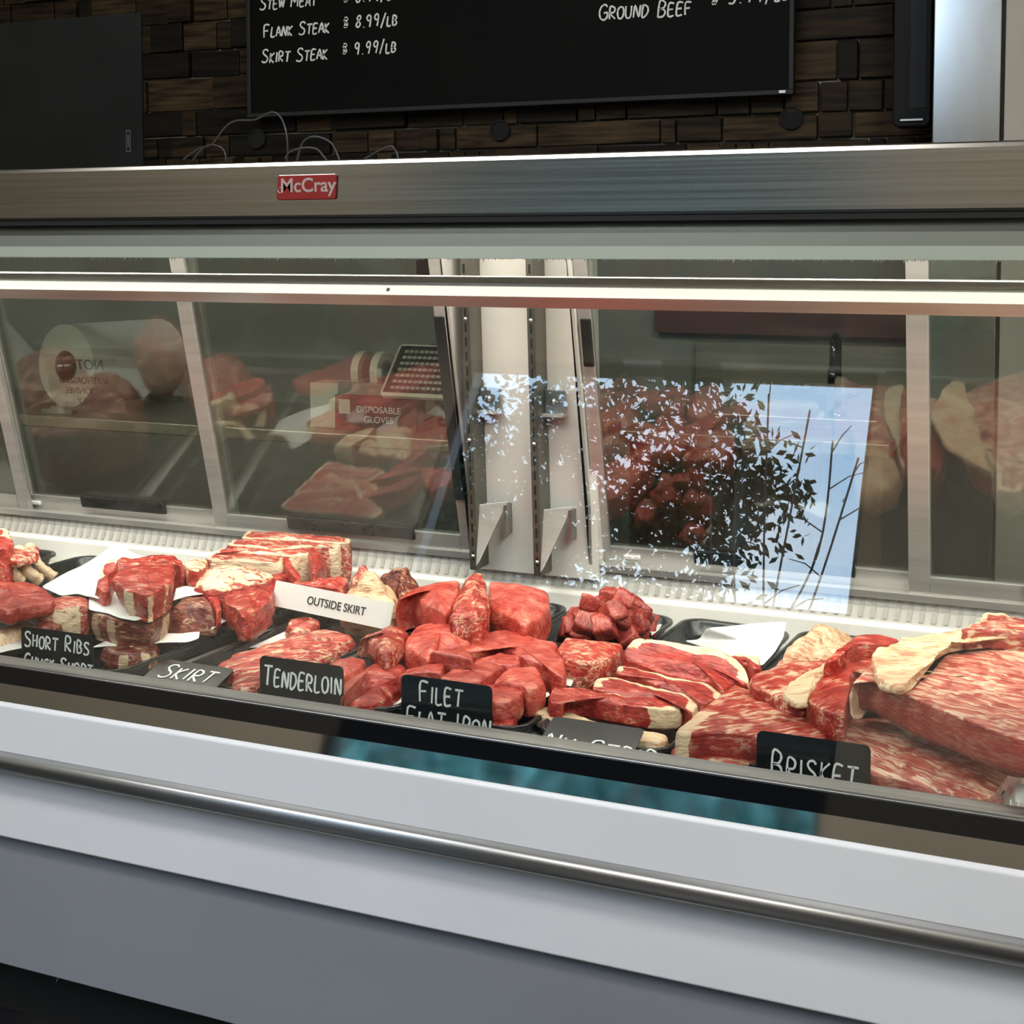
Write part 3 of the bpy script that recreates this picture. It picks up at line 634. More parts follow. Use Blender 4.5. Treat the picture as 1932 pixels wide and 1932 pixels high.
# strip steaks
G_ = 'strip steaks in one row'
meat('strip_steak', 'largest strip steak, lying at the back of the strip steak row', 6, [(830,265,.012),(920,158,.030),(1060,180,.030),(1280,208,.030),(1500,250,.030),(1640,292,.028),(1740,400,.014),(1765,470,.004),(1720,512,0),(1640,480,0),(1560,545,0),(1490,495,0),(1350,462,0),(1100,412,0),(880,335,.004)], .648, .028, LEAN, group=G_, fat=[(0.2,7.5,.013)], dome=.25, fib=-.25, seed=13)
meat('strip_steak', 'small fat-rimmed steak end behind the largest strip steak', 6, [(1600,300,.004),(1680,272,.008),(1820,300,.008),(1840,385,0),(1800,395,0),(1700,345,0)], .668, .04, LEAN, group=G_, fat=[(0.3,2.8,.012)], seed=14, rnd=.004)
meat('strip_steak', 'thin strip steak just in front of the largest strip steak', 6, [(780,432),(792,368,.006),(860,372,.006),(1100,430,.006),(1300,472,.006),(1480,512,.004),(1555,572),(1540,600),(1470,625),(1400,645),(1340,600),(1200,548),(980,470)], .640, .036, LEAN, group=G_, fat=[(0.4,7.2,.008)], fib=-.25, seed=15, rnd=.005)
meat('strip_steak', 'strip steak with a clear white fat edge, second from the strip sign', 6, [(600,535),(620,460,.006),(760,446,.006),(950,500,.006),(1180,550,.006),(1330,582,.004),(1382,622),(1380,660),(1320,720),(1200,610),(980,616),(800,578)], .636, .036, LEAN, group=G_, fat=[(0.3,7.6,.009)], fib=-.25, seed=16, rnd=.005)
meat('strip_steak', 'front strip steak with a square pale fat end, just behind the strip sign', 6, [(285,575),(330,512,.004),(470,515,.004),(620,550),(900,605),(1180,622),(1270,655),(1255,690),(1060,690),(900,664),(700,628),(520,590),(440,592),(400,650),(300,640)], .634, .030, LEAN, group=G_, fat=[(5.3,8.2,.010),(3.2,5.2,.004,.0)], fib=-.25, seed=17, rnd=.005, amp=.0026)
meat('strip_steak', 'fat-sided steak at the very front, mostly hidden by the strip sign', 6, [(180,672),(280,664),(420,705),(560,750),(800,800),(1000,850),(1165,872),(1160,900),(1080,925),(900,905),(600,850),(300,760),(190,712)], .612, .022, FATM, group=G_, topfat=.55, seed=18, rnd=.006, dome=.15)
# stew cubes
cr = random.Random(21)
def cube(px, py, z, s, label):
    c = PZ(860+px/4.6, 1070+py/4.6, z); bm = bmesh.new(); bmesh.ops.create_cube(bm, size=1)
    bmesh.ops.subdivide_edges(bm, edges=bm.edges[:], cuts=5, use_grid_fill=True)
    sx, sy, sz = s*cr.uniform(.85, 1.2), s*cr.uniform(.85, 1.2), s*cr.uniform(.75, 1.0); sd = Vector((cr.random()*9, cr.random()*9, cr.random()*9))
    sh = cr.uniform(-.25, .25)
    for v in bm.verts:
        p = v.co.copy(); q = Vector([math.copysign(abs(a)**1.0, a) for a in p]); l = max(abs(p.x), abs(p.y), abs(p.z))
        sp = p.normalized()*.62; q = p.lerp(sp, .30)
        q = Vector((q.x*sx+q.z*sh*s, q.y*sy, q.z*sz)); v.co = q+q.normalized()*(noise.noise(q*45+sd)*.004+noise.noise(q*110+sd)*.0015)
    me = bpy.data.meshes.new('stew_cube'); bm.to_mesh(me); bm.free(); me.polygons.foreach_set('use_smooth', [True]*len(me.polygons)); me.materials.append(STEW)
    o = bpy.data.objects.new('stew_cube', me); COL.objects.link(o); o.location = c; o.rotation_euler = (cr.uniform(-.7, .7), cr.uniform(-.7, .7), cr.uniform(0, 6))
    tag(o, label, 'meat', 'stewing beef cubes in a heap')
GEN = 'dark red cube of stewing beef in the heap at the back of the filet tray'
for px, py, z in ((1340,265,.690),(1450,300,.688)): cube(px, py, z, .034, 'dark red stewing beef cube on the very top of the heap')
for px, py, z in ((1180,335,.672),(1270,345,.665),(1530,345,.668),(1370,400,.672),(1440,430,.664)): cube(px, py, z, .036, 'dark red stewing beef cube in the upper half of the heap')
for px, py, z in ((1130,430,.650),(1230,400,.655),(1600,430,.652),(1290,520,.650),(1150,490,.645),(1560,480,.646),(1420,470,.650)): cube(px, py, z, .037, 'red stewing beef cube halfway down the heap')
for px, py, z in ((1030,520,.625),(1060,450,.63),(1100,570,.624),(1210,570,.628),(1330,570,.630),(1480,590,.630),(1560,560,.626),(1650,480,.628),(1400,560,.626),(990,560,.615),(1620,540,.616)): cube(px, py, z, .036, 'red stewing beef cube at the foot of the heap')
# tenderloins and filets
T_ = 'tenderloin and filet cuts'
meat('tenderloin_chunk', 'smooth tenderloin chunk with a dark cut end, beside the outside skirt sign', 4, [(795,440),(870,370),(960,312,.008),(1200,258,.010),(1430,240,.010),(1420,390,.006),(1340,520),(1290,590),(1200,535),(1110,485),(960,385)], .690, .058, FILET, group=T_, dome=.35, fib=.5, seed=22, rnd=.006, amp=.0014)
meat('tenderloin_tip', 'tallest tenderloin piece, ridged and streaked with fat, on top of the pile', 4, [(1330,590),(1400,430),(1435,270,.008),(1535,170,.016),(1650,150,.016),(1705,250,.012),(1722,420,.004),(1690,540),(1600,600),(1480,590)], .700, .066, MARB, group=T_, dome=.4, fib=1.2, amp=.004, rnd=.014, seed=23, topfat=.14)
meat('tenderloin_chunk', 'big square-cut tenderloin at the back beside the empty tray side', 5, [(285,330),(295,115,.006),(420,118,.006),(560,140,.006),(720,170,.006),(808,220,.004),(815,300),(780,400),(680,460),(590,500),(430,400)], .672, .062, FILET, group=T_, dome=.3, fib=-.4, seed=24, rnd=.008, amp=.0022)
meat('tenderloin_chunk', 'veined tenderloin chunk with a dark round cut end below the outside skirt sign', 4, [(400,830),(480,780),(600,730),(740,682),(860,700),(930,760),(870,835),(790,930),(700,1000),(620,980),(560,870),(470,800)], .664, .034, MARB, group=T_, dome=.45, fib=.6, seed=25, rnd=.012, amp=.0026)
meat('tenderloin_chunk', 'broad smooth tenderloin in the middle of the pile, cut dark at its lower left', 4, [(860,870),(910,790),(980,690),(1200,652),(1500,660),(1740,730),(1640,810),(1400,900),(1220,930),(1190,1000),(1100,1045),(990,960)], .660, .052, FILET, group=T_, dome=.5, fib=.3, seed=26, rnd=.01, amp=.002)
meat('filet_slab', 'flat fillet slab between the pile and the marbled filet', 5, [(20,650),(140,600),(260,560),(390,530),(560,560),(760,630),(890,640),(880,720),(950,810),(945,960),(850,920),(770,850),(560,775),(380,670),(170,740),(40,720)], .650, .042, FILET, group=T_, dome=.2, fib=-.3, seed=27, rnd=.006, amp=.002)
meat('filet_slab', 'narrow fillet piece tucked under the flat fillet slab', 5, [(155,805),(380,735),(560,770),(560,840),(430,862),(300,822),(180,830)], .646, .036, FILET, group=T_, fib=-.2, seed=28, rnd=.005)
meat('tenderloin_strip', 'thin folded fillet strip in front of the broad tenderloin', 4, [(1130,960),(1250,930),(1500,930),(1570,990),(1565,1050),(1420,1010),(1250,985)], .668, .03, FILET, group=T_, fib=-.2, seed=29, rnd=.006)
meat('filet_steak', 'marbled filet with white veins beside the tray edge, in front of the stew cubes', 5, [(875,710),(950,605),(1080,610),(1200,635),(1440,662),(1462,690),(1350,775),(1180,830),(1060,820),(950,785)], .652, .052, MARB, group=T_, topfat=.16, dome=.15, fib=-.3, seed=30, rnd=.005)
meat('filet_end', 'small dark fillet end below the marbled filet at the tray edge', 5, [(1015,985),(1080,910),(1150,888),(1195,915),(1130,965),(1050,1025)], .628, .025, DARKM, group=T_, seed=31)
meat('filet_steak', 'thin filet right above the filet sign', 4, [(815,1205),(900,1130),(1100,1082),(1290,1078),(1262,1150),(1250,1190),(1100,1165),(950,1185)], .652, .026, FILET, group=T_, fib=.2, seed=32, rnd=.004)
meat('filet_steak', 'wide flat filet behind the right half of the filet sign', 4, [(1240,1225),(1320,1150),(1430,1100),(1600,1060),(1800,1068),(1892,1108),(1780,1180),(1640,1262),(1450,1290)], .650, .034, FILET, group=T_, fib=.2, seed=33, rnd=.004)
meat('filet_steak', 'thick filet with a rounded grained side, beside the front strip steak', 5, [(330,1000),(390,910),(480,870),(690,852),(735,900),(772,1000),(700,1045),(620,1060),(540,1010),(420,985)], .648, .045, FILET, group=T_, fib=.6, seed=34, rnd=.006)
meat('filet_steak', 'front filet with a browned edge, right of the filet sign', 5, [(205,1020),(330,1000),(400,985),(540,1015),(610,1050),(560,1130),(470,1165),(330,1180),(240,1110)], .640, .036, FILET, group=T_, fib=.3, seed=35, rnd=.005)
meat('filet_trim', 'small red trim under the front filet, right of the filet sign', 5, [(300,1330),(430,1290),(520,1310),(500,1350),(380,1375),(310,1370)], .612, .014, CHUCK, group=T_, seed=36)
meat('tenderloin_strip', 'long smooth tenderloin strip right of the tenderloin sign', 4, [(225,1430),(260,1240),(420,1155),(560,1075),(740,1025),(880,1080),(912,1130),(800,1210),(560,1262),(440,1285,-.004),(340,1400,-.010),(250,1470,-.012)], .634, .034, FILET, group=T_, fib=.6, dome=.6, seed=37, rnd=.012)
meat('tenderloin_strip', 'red tenderloin strip lying lowest, between the tenderloin and filet signs', 4, [(310,1490),(440,1345),(620,1295),(830,1245),(835,1330),(700,1430),(560,1480),(400,1505)], .620, .025, CHUCK, group=T_, fib=.5, dome=.6, seed=38, rnd=.01)
meat('tenderloin_strip', 'flat tenderloin strip behind the right corner of the tenderloin sign', 4, [(110,1085),(350,1012),(480,1050),(430,1130),(260,1205),(150,1140)], .640, .034, FILET, group=T_, fib=.5, dome=.5, seed=39)
# skirt
meat('skirt_steak', 'long red skirt steak lying at the back, behind the skirt and tenderloin signs', 3, [(465,1465),(640,1355),(820,1295),(1000,1245),(1200,1185),(1400,1132),(1560,1095),(1750,1122),(1880,1180),(1700,1265),(1500,1355),(1250,1435),(1000,1500),(700,1540)], .630, .030, SKIRT, group='skirt steaks', fib=.75, dome=.7, seed=40, rnd=.012, amp=.003)
meat('skirt_steak', 'red skirt steak with white fat streaks running between the skirt and tenderloin signs', 3, [(600,1690),(690,1530),(900,1430),(1250,1430),(1600,1305),(1800,1230),(1845,1255),(1700,1345),(1480,1445),(1200,1560),(880,1660),(720,1712)], .622, .026, SKIRT, group='skirt steaks', fib=.75, dome=.7, seed=41, rnd=.012, amp=.003, fat=[(3.5,5.2,.010)])
# rolled roasts behind the outside skirt sign
meat('rolled_roast', 'pale string-netted rolled roast behind the outside skirt sign', 4, [(240,350),(330,240,.006),(480,195,.010),(640,215,.010),(780,300,.006),(832,370),(780,440),(600,430),(420,415),(250,395)], .672, .072, NETM, group='rolled roasts', topfat=.12, dome=.9, fib=.2, seed=42, rnd=.022, amp=.0025)
meat('rolled_roast', 'dark crusted roast at the back, right of the netted roll', 4, [(620,185),(760,130,.01),(900,115,.012),(980,200,.006),(1048,250),(1040,300),(950,340),(850,370),(780,300),(700,235)], .672, .066, DARKM, group='rolled roasts', dome=.6, seed=43, rnd=.016, amp=.006, topfat=.12)
meat('rolled_roast', 'small red roast end peeping out behind the netted roll', 4, [(320,190),(400,145),(500,140),(575,165),(590,200),(480,215),(350,225)], .690, .06, MARB, group='rolled roasts', dome=.5, seed=44, amp=.005, rnd=.012)
meat('beef_strip', 'flat red strip of beef along the top edge of the outside skirt sign', 3, [(1250,640),(1500,600),(1780,570),(1810,620),(1745,700),(1400,660)], .668, .05, CHUCK, group=B, seed=45, amp=.005, topfat=.1)
meat('beef_trim', 'pale curled trim of beef under the left half of the outside skirt sign', 3, [(1180,1085),(1250,985),(1450,1000),(1540,1060),(1420,1110),(1260,1120)], .622, .03, BRISK, group=B, topfat=.22, seed=46, amp=.005)
# stacked ribs
K_ = 'sliced short rib slabs in a stack'
meat('rib_slab', 'backmost rib slab of the stack, its dark end facing right', 3, [(722,175),(770,120),(960,120),(1500,160),(1832,192),(1832,235),(1640,235),(1400,215),(1000,190),(800,192)], .705, .085, RIBM, group=K_, dome=.1, fib=-.1, seed=47, rnd=.004, amp=.003, fat=[(5.6,6.6,.0),(0,9.99,.0028,0.0)])
meat('rib_slab', 'second rib slab of the stack with ragged fat streaks', 3, [(560,245),(650,195),(800,195),(1100,225),(1400,245),(1620,210),(1735,215),(1720,270),(1560,275),(1450,262),(1100,305),(800,270)], .700, .080, RIBM, group=K_, dome=.1, fib=-.1, seed=48, rnd=.004, amp=.0035, topfat=.1, fat=[(5.2,7.6,.006),(0,11.99,.0028,0.0)])
meat('rib_slab', 'third rib slab of the stack with a tall cream fat end', 3, [(430,345),(530,285),(800,295),(1050,310),(1300,282),(1440,268),(1480,310),(1440,345),(1250,362),(1200,365),(900,335),(600,325)], .694, .070, RIBM, group=K_, dome=.1, fib=-.1, seed=49, rnd=.004, amp=.0035, topfat=.12, fat=[(4.4,8.6,.004),(0,10.99,.0028,0.0)])
meat('rib_slab', 'front rib slab of the stack with a long cream fat side', 3, [(362,385),(455,335),(800,345),(1100,372),(1165,400),(1130,440),(1000,440),(800,415),(600,405),(480,405)], .690, .060, RIBM, group=K_, dome=.1, fib=-.1, seed=50, rnd=.004, amp=.003, topfat=.12, fat=[(4.4,9.4,.0),(0,9.99,.0028,0.0)])
meat('rib_slice', 'thin leaning rib slice at the right end of the front rib slab', 3, [(1130,398),(1180,372),(1260,470,-.008),(1335,575,-.016),(1290,610,-.018),(1220,520,-.010)], .692, .035, CHUCK, group='thin rib slices', seed=51, rnd=.004, amp=.0015)
meat('rib_slice', 'thin leaning rib slice against the tall cream fat end', 3, [(1405,300),(1450,272),(1530,350,-.006),(1580,430,-.014),(1560,470,-.016),(1480,540,-.02),(1445,540,-.02)], .700, .035, CHUCK, group='thin rib slices', seed=52, rnd=.004, amp=.0015)
o = meat('chuck_roast', 'chuck roast with a ridged cream fat cap, in front of the rib stack', 3, [(225,650),(330,520,.006),(440,460,.010),(620,452,.010),(900,500,.008),(1080,532,.004),(1010,600),(760,642),(560,692),(400,690)], .682, .072, CHUCK, group=B, topfat=.60, dome=.4, fib=.5, seed=53, amp=.004, rnd=.012)
meat('chuck_flap', 'red flap of chuck hanging at the left edge of the outside skirt sign', 3, [(560,730),(760,680),(960,640),(1070,560),(1190,490),(1215,560),(1090,650),(1040,740),(1000,850),(870,930),(730,990),(680,900),(560,850)], .668, .046, CHUCK, group=B, topfat=.06, dome=.12, fib=.9, seed=54, amp=.0045)
meat('chuck_piece', 'small chuck piece with pale fat top between the chuck cut and the fat-capped roast', 2, [(1120,375),(1200,315),(1400,330),(1385,400),(1290,460),(1200,440)], .700, .055, CHUCK, group=B, topfat=.6, fat=[(5.2,2.2,.012)], seed=55, rnd=.005)
# the paper-wrapped stack behind the short ribs sign
meat('chuck_cut', 'tallest chuck cut of the paper stack, bright red top over striped sides', 2, [(300,560),(345,510),(390,445),(520,410),(700,372),(900,357),(1000,372),(1022,440),(1015,560),(940,620),(860,672),(740,740),(640,725),(560,692),(460,690),(390,620)], .722, .050, CHUCK, group=B, dome=.15, fib=.3, seed=56, rnd=.005, flare=.35, fat=[(13.2,14.2,.0,.9),(10.6,11.3,.0,.8),(8.6,9.3,0,.55)], amp=.0024)
meat('chuck_cut', 'tilted red steak with a fat rim at the left of the paper stack', 2, [(120,640),(175,470,.01),(235,330,.02),(370,312,.024),(382,440,.01),(345,520),(300,580),(290,680),(220,700)], .702, .03, LEAN, group=B, fat=[(0.4,3.3,.010)], seed=57, fib=.3)
meat('chuck_cut', 'dark red rib piece behind the tallest chuck cut', 2, [(385,320),(560,305),(700,292),(780,270),(960,300),(1060,312),(1130,372),(1100,400),(1000,385),(700,392),(540,420),(400,440)], .706, .055, CHUCK, group=B, seed=58, amp=.004, fat=[(.5,1.5,.006)], fib=.1)
meat('chuck_cut', 'middle dark-sided block of the paper stack', 2, [(60,940),(200,870),(600,810),(985,850),(985,900),(930,960),(740,1060),(400,1030),(200,985)], .668, .046, DARKM, group=B, seed=59, rnd=.005, flare=.15, fat=[(7.35,7.8,.0,.9),(8.3,8.8,.0,.9),(4.4,5.3,0,.7)], amp=.0022)
meat('chuck_cut', 'lowest block of the paper stack, white-streaked at the front', 2, [(190,1345),(350,1300),(600,1285),(830,1300),(815,1365),(550,1400),(300,1405)], .622, .034, DARKM, group=B, seed=60, rnd=.006, fat=[(5.2,5.6,0,.9),(4.3,4.7,0,.8)], amp=.0024)
meat('chuck_cut', 'wrapped-looking brownish block on the right of the paper stack', 2, [(985,880),(1040,820),(1110,762),(1250,752),(1370,755),(1440,815),(1455,880),(1300,870),(1130,880)], .668, .052, DARKM, group=B, seed=61, flare=-.2, rnd=.010, topfat=.1)
meat('chuck_cut', 'narrow red slice behind the brownish block', 2, [(1365,740),(1420,700),(1475,690),(1540,795),(1548,900),(1500,930),(1450,830)], .664, .034, CHUCK, group=B, seed=62, rnd=.006)
# left end
meat('rib_eye_slab', 'wide bright red slab at the left edge, above a white paper', 1, [(-160,690),(0,675),(200,668),(400,692),(480,762),(590,835),(620,890),(560,915),(400,935),(250,960),(90,1010),(0,985),(-160,970)], .690, .026, LEAN, group=B, seed=63, fib=.3, rnd=.006, amp=.003)
meat('rib_end', 'pink-topped rib end between the red slab and the paper stack', 1, [(420,915),(500,880),(650,850),(780,835),(930,848),(985,900),(970,950),(800,965),(640,975),(500,955)], .680, .062, MARB, group=B, seed=64, topfat=.2, fat=[(6.6,8.4,.0,.8)], rnd=.005)
meat('shank_bone', 'pale shank bone with red ends in front of the red slab at left', 1, [(-160,1230),(0,1180),(150,1120),(350,1092),(440,1190),(260,1205),(150,1250),(-160,1330)], .640, .030, BONE, group=B, seed=65, topfat=.45, rnd=.012, amp=.004)
meat('shank_piece', 'small dark red piece between the shank bone and the pink rib end', 1, [(400,1110),(430,1060),(560,1050),(670,1070),(690,1160),(600,1200),(460,1180)], .652, .05, DARKM, group=B, seed=66, topfat=.1)
meat('roast_corner', 'corner of a fat-topped roast cut off by the left frame edge', 1, [(-200,150),(-40,110),(60,120),(110,180),(152,255),(100,310),(-60,330),(-200,320)], .735, .11, CHUCK, group=B, seed=67, fat=[(0,3.4,.02)], amp=.004)
def bone_tube(pts, zs_, r, label, zm=1):
    s, ox, oy = ZOOM[zm]; P = catmull([PZ(ox+a/s, oy+b/s, z) for (a, b), z in zip(pts, zs_)], 8)
    n = len(P); rs = [r*(.8+.35*abs(2*i/(n-1)-1)+.08*math.sin(i*1.7)) for i in range(n)]
    b = MB().tube(P, rs, 14); o = b.build('rib_bone', BONE, None, True)
    at = o.data.attributes.new('fat', 'FLOAT', 'POINT'); at.data.foreach_set('value', [.62]*len(o.data.vertices)); tag(o, label, 'meat', 'curved rib bones')
bone_tube([(330,310),(380,400),(440,520),(600,650)], [.700,.690,.672,.648], .0105, 'rightmost curved rib bone next to the empty black tray corner')
bone_tube([(200,350),(240,430),(300,560),(420,670)], [.706,.698,.680,.655], .0115, 'middle curved rib bone behind the red slab at left')
bone_tube([(60,400),(90,480),(120,570),(220,680)], [.706,.698,.684,.660], .0115, 'second curved rib bone from the left frame edge')
bone_tube([(-80,430),(-60,500),(-20,590),(60,690)], [.706,.698,.684,.662], .012, 'curved rib bone cut by the left frame edge')
meat('rib_meat', 'ragged fatty meat lying over the curved rib bones', 1, [(-120,420),(20,350),(200,292),(420,305),(440,360),(330,420),(180,450),(60,440),(-60,480)], .712, .016, BRISK, group=B, seed=68, topfat=.3, amp=.005)
for lab, px, py, rx, ry, h, m_, sd in (('dark fatty roast left of the picture, mirrored low in the left sliding door', -2.27, .52, .15, .15, .17, DARKM, 70), ('fat-streaked roast left of the picture, mirrored in front of the paper roll', -2.22, .20, .10, .06, .17, BRISK, 71), ('red shoulder cut left of the picture, mirrored beside the second door stile', -2.00, .28, .09, .11, .12, MARB, 72), ('dark roast farthest left of the picture, mirrored at the left frame edge', -2.56, .34, .09, .16, .13, DARKM, 73)):
    meat('side_roast', lab, None, [(px+rx*math.cos(a*.7854)*(1+.12*math.sin(a*2.3+sd)), py+ry*math.sin(a*.7854)*(1+.1*math.cos(a*1.7+sd))) for a in range(8)], .612+h, h, m_, dome=.6, rnd=.03, amp=.008, seed=sd, topfat=.25)
# papers
paper('large white paper rising to a point behind the tallest chuck cut', 1, [(455,715,-.03),(800,540,-.01),(1130,390),(1300,235,.03),(1420,320,.02),(1620,410),(1620,520),(1300,640),(1150,800),(1100,860),(800,850,-.02),(560,800,-.03)], .690, .012, 1)
paper('white paper under the tallest chuck cut and over the dark-sided block', 1, [(980,1000),(985,880),(1060,800),(1200,760),(1500,720),(1800,760),(1850,900),(1700,1050),(1500,1120),(1330,1085),(1180,1020)], .674, .004, 2)
paper('white paper between the lowest block and the dark-sided block', 2, [(80,1335),(250,1250),(600,1180),(900,1100),(1020,1060),(1160,1110),(1312,1150),(1300,1225),(1160,1268),(850,1292),(550,1325),(300,1305)], .624, .004, 3)
paper('small white paper flap behind the brownish block', 2, [(1005,800),(1040,660),(1150,630),(1260,635),(1440,685),(1370,725),(1150,760)], .668, .004, 4)
paper('white paper corner at the front of the fat-capped roast', 2, [(1440,1130),(1470,1020),(1560,940),(1735,905),(1700,980),(1600,1060)], .634, .006, 5)
paper('white paper strip under the red slab at the left edge', 1, [(-160,1040),(0,1010),(120,1000),(300,980),(490,1015),(350,1075),(200,1095),(60,1110),(-160,1120)], .656, .006, 6)
paper('white paper at the lower left corner of the short ribs sign', 1, [(-160,1440),(0,1385),(150,1340),(300,1330),(300,1420),(120,1450),(0,1475),(-160,1500)], .622, .004, 7)
paper('white paper showing behind the long skirt steak', 3, [(790,1290),(960,1190),(1115,1098),(1260,1105),(1400,1140),(1300,1200),(1000,1290)], .602, .004, 8)
paper('white paper leaning in the back right corner of the strip steak tray', 7, [(215,330,-.01),(330,322,-.01),(395,228,.015),(700,205,.018),(1025,172,.022),(1000,300,.008),(930,420,-.01),(830,530,-.025),(500,430,-.025)], .645, .002, 9)
paper('white paper edge between the marbled filet and the front strip steak', 5, [(945,870),(1020,850),(1130,870),(1100,910),(1040,940),(1000,1020),(950,1010)], .622, .004, 10)
paper('white paper corner left of the filet sign', 4, [(650,1500),(760,1430),(850,1400),(850,1530),(760,1535)], .604, .003, 11)
paper('small white paper corner beside the stew cubes', 5, [(1690,560),(1730,500),(1790,492),(1760,540),(1700,600)], .618, .003, 12)
paper('white paper corner beside the left end of the front strip steak', 6, [(135,665),(200,620),(285,560),(300,585),(220,640)], .622, .003, 13)

# ---------------------------------------------------------------- price signs
def sign(label, pa, pb, y, hgt, lines, m=None, lean=0.0, yaw=0.0, wd=.0032, lm=CHALK, th=.0022, rad=.008, depth=None):
    A = PY(*pa, y); Bq = PY(*pb, y if depth is None else depth); w_ = (Bq-A).length
    ang = math.atan2(Bq.y-A.y, Bq.x-A.x)
    b = MB().prism([(px, 0, pz) for px, pz in rrect(w_, hgt, rad)], (0, th, 0))
    o = b.build('price_sign', m or BOARD, None); mid = (A+Bq)/2
    R = Matrix.Rotation(ang, 4, 'Z') @ Matrix.Rotation(-lean, 4, 'X')
    o.matrix_world = Matrix.Translation(mid) @ R @ Matrix.Translation((0, 0, -hgt/2))
    tag(o, label, 'sign', 'price signs in the case'); r = random.Random(len(label))
    allS = []
    for txt, x, z, h, sx in lines:
        s, _ = text_strokes(txt, h, x, z, slant=.06, rnd=r, sx=sx); allS += s
    if allS: ribbons('lettering', allS, wd, -.0004, lm, o, jit=0)
    return o
SIGNB = noisy(mat('sign_black', spec=.5), (8, 8, 8), (.007, .008, .009), (.011, .012, .013), rough=(.16, .26))
sign('black price sign reading short ribs and chuck short at the left', (40, 1186), (174, 1195), .084, .090, [('SHORT RIBS', -.066, .013, .0245, .92), ('CHUCK SHORT', -.068, -.024, .024, .87)], SIGNB, wd=.0028)
sign('grey shining price sign leaning far back, reading skirt', (308, 1243), (443, 1262), .138, .082, [('SKIRT', -.047, -.006, .036, .95)], SIGNB, lean=1.30, wd=.0032, lm=CHALKB)
sign('black price sign reading tenderloin', (490, 1238), (647, 1257), .084, .092, [('TENDERLOIN', -.066, .002, .030, .78)], SIGNB, wd=.0030, lm=CHALKB)
sign('black two-line price sign starting with filet', (757, 1273), (928, 1295), .084, .094, [('FILET', -.043, .012, .029, .86), ('FLAT IRON', -.064, -.028, .030, .86)], SIGNB, wd=.0030)
sign('grey price sign leaning far back in front of the strip steaks', (1045, 1352), (1217, 1374), .138, .083, [('NY STRIP', -.060, -.034, .034, 1.0)], SIGNB, lean=1.30, wd=.0030, lm=CHALKB)
sign('black price sign reading brisket at the right', (1428, 1378), (1643, 1408), .084, .092, [('BRISKET', -.054, -.012, .035, .78)], SIGNB, wd=.0028)
os_ = sign('white printed sign reading outside skirt behind the skirt steaks', (521, 1097), (742, 1136), .46, .046, [], WHITEP, lean=.30, depth=.40, th=.003, rad=.0015)
typed('lettering', 'OUTSIDE SKIRT', .0205, INK, os_, (.014, -.0006, -.001), (math.pi/2, 0, 0), bold=.0001, sx=.98)
MB().lathe((-.062, -.0002, .0175), (0, -1, 0), [(0, .0018), (.0012, .0016), (.0014, .0002)], 10).build('rivet', DARKHOLE, os_)
dv = MB(); p = PY(1915, 1522, .11)
dv.box(p.x, p.x+.05, p.y, p.y+.002, p.z+.006, p.z+.03)
for k in range(5): dv.box(p.x-.006+k*.009, p.x-.004+k*.009, p.y-.002, p.y, p.z-.03, p.z+.008)
tag(dv.build('tray_divider', WHITEP), 'white pronged plastic divider at the bottom right frame edge', 'divider')
p = None

# ---------------------------------------------------------------- behind and above the case
# chalk menu board
a, b_ = PY(468, 222, 2.21), PY(1497, 178, 2.21); zb = 1.738; bx0, bx1 = a.x, b_.x; ht = .95
mb = empty('menu_board', ((bx0+bx1)/2, 2.23, zb), 'large black chalk menu board with beef prices on the stave wall', 'menu board')
MB().box(bx0+.012, bx1-.012, 2.212, 2.228, zb+.012, zb+ht).build('panel', BOARD, mb)
MB().box(bx0, bx1, 2.204, 2.238, zb, zb+.014).box(bx0, bx0+.014, 2.204, 2.238, zb+.014, zb+ht).box(bx1-.014, bx1, 2.204, 2.238, zb+.014, zb+ht).build('frame', RUBBER, mb, bevel=.002)
p = PY(1476, 173, 2.203); MB().box(p.x-.009, p.x+.009, 2.200, 2.204, p.z-.004, p.z+.004).build('sticker', WHITEP, mb)
rt = random.Random(8); allS = []
for txt, px, py, h in (('STEW MEAT', 490, 18, .040), ('FLANK STEAK', 497, 70, .0405), ('SKIRT STEAK', 494, 119, .0415), ('$ 8.99/LB', 647, 6, .038), ('$ 8.99/LB', 647, 54, .038), ('$ 9.99/LB', 645, 104, .038), ('GROUND BEEF', 1130, 39, .0455), ('$ 5.99/LB', 1340, 10, .044)):
    q = PY(px, py, 2.2115)
    k = -.012
    st_, _ = text_strokes(txt, h, q.x, q.z, slant=.1, rnd=rt, small=.78, gap=.17)
    ob = ribbons('lettering', st_, .0052, 2.2118, CHALK, None); ob.parent = mb; ob.matrix_parent_inverse = Matrix.Translation(mb.location).inverted()
# laptop standing on the canopy
lt = PY(250, 18, .56); lb_z = 1.4470
lp = empty('laptop', (lt.x-.18, .60, lb_z), 'dark grey open laptop seen from behind, standing on the steel canopy', 'laptop')
ld = MB().prism([(lt.x-.185+px, .585, lb_z+.012+(lt.z-lb_z-.012)/2+pz) for px, pz in rrect(.37, lt.z-lb_z-.014, .006)], (0, .006, 0)).build('lid', LAPTOP, lp, bevel=.001)
MB().prism([(lt.x-.185+px, .72+pz, lb_z+.001) for px, pz in rrect(.37, .25, .01)], (0, 0, .014)).build('base', LAPTOP, lp, bevel=.001)
MB().tube([(lt.x-.30, .592, lb_z+.014), (lt.x-.07, .592, lb_z+.014)], .006, 10).build('hinge', RUBBER, lp, True)
lc = PY(242, 266, .584)
pl = MB().box(lc.x-.0055, lc.x+.0055, .5838, .5848, lc.z-.022, lc.z+.022).build('logo_plate', mat('logo_grey', (.07, .07, .068), .4), ld)
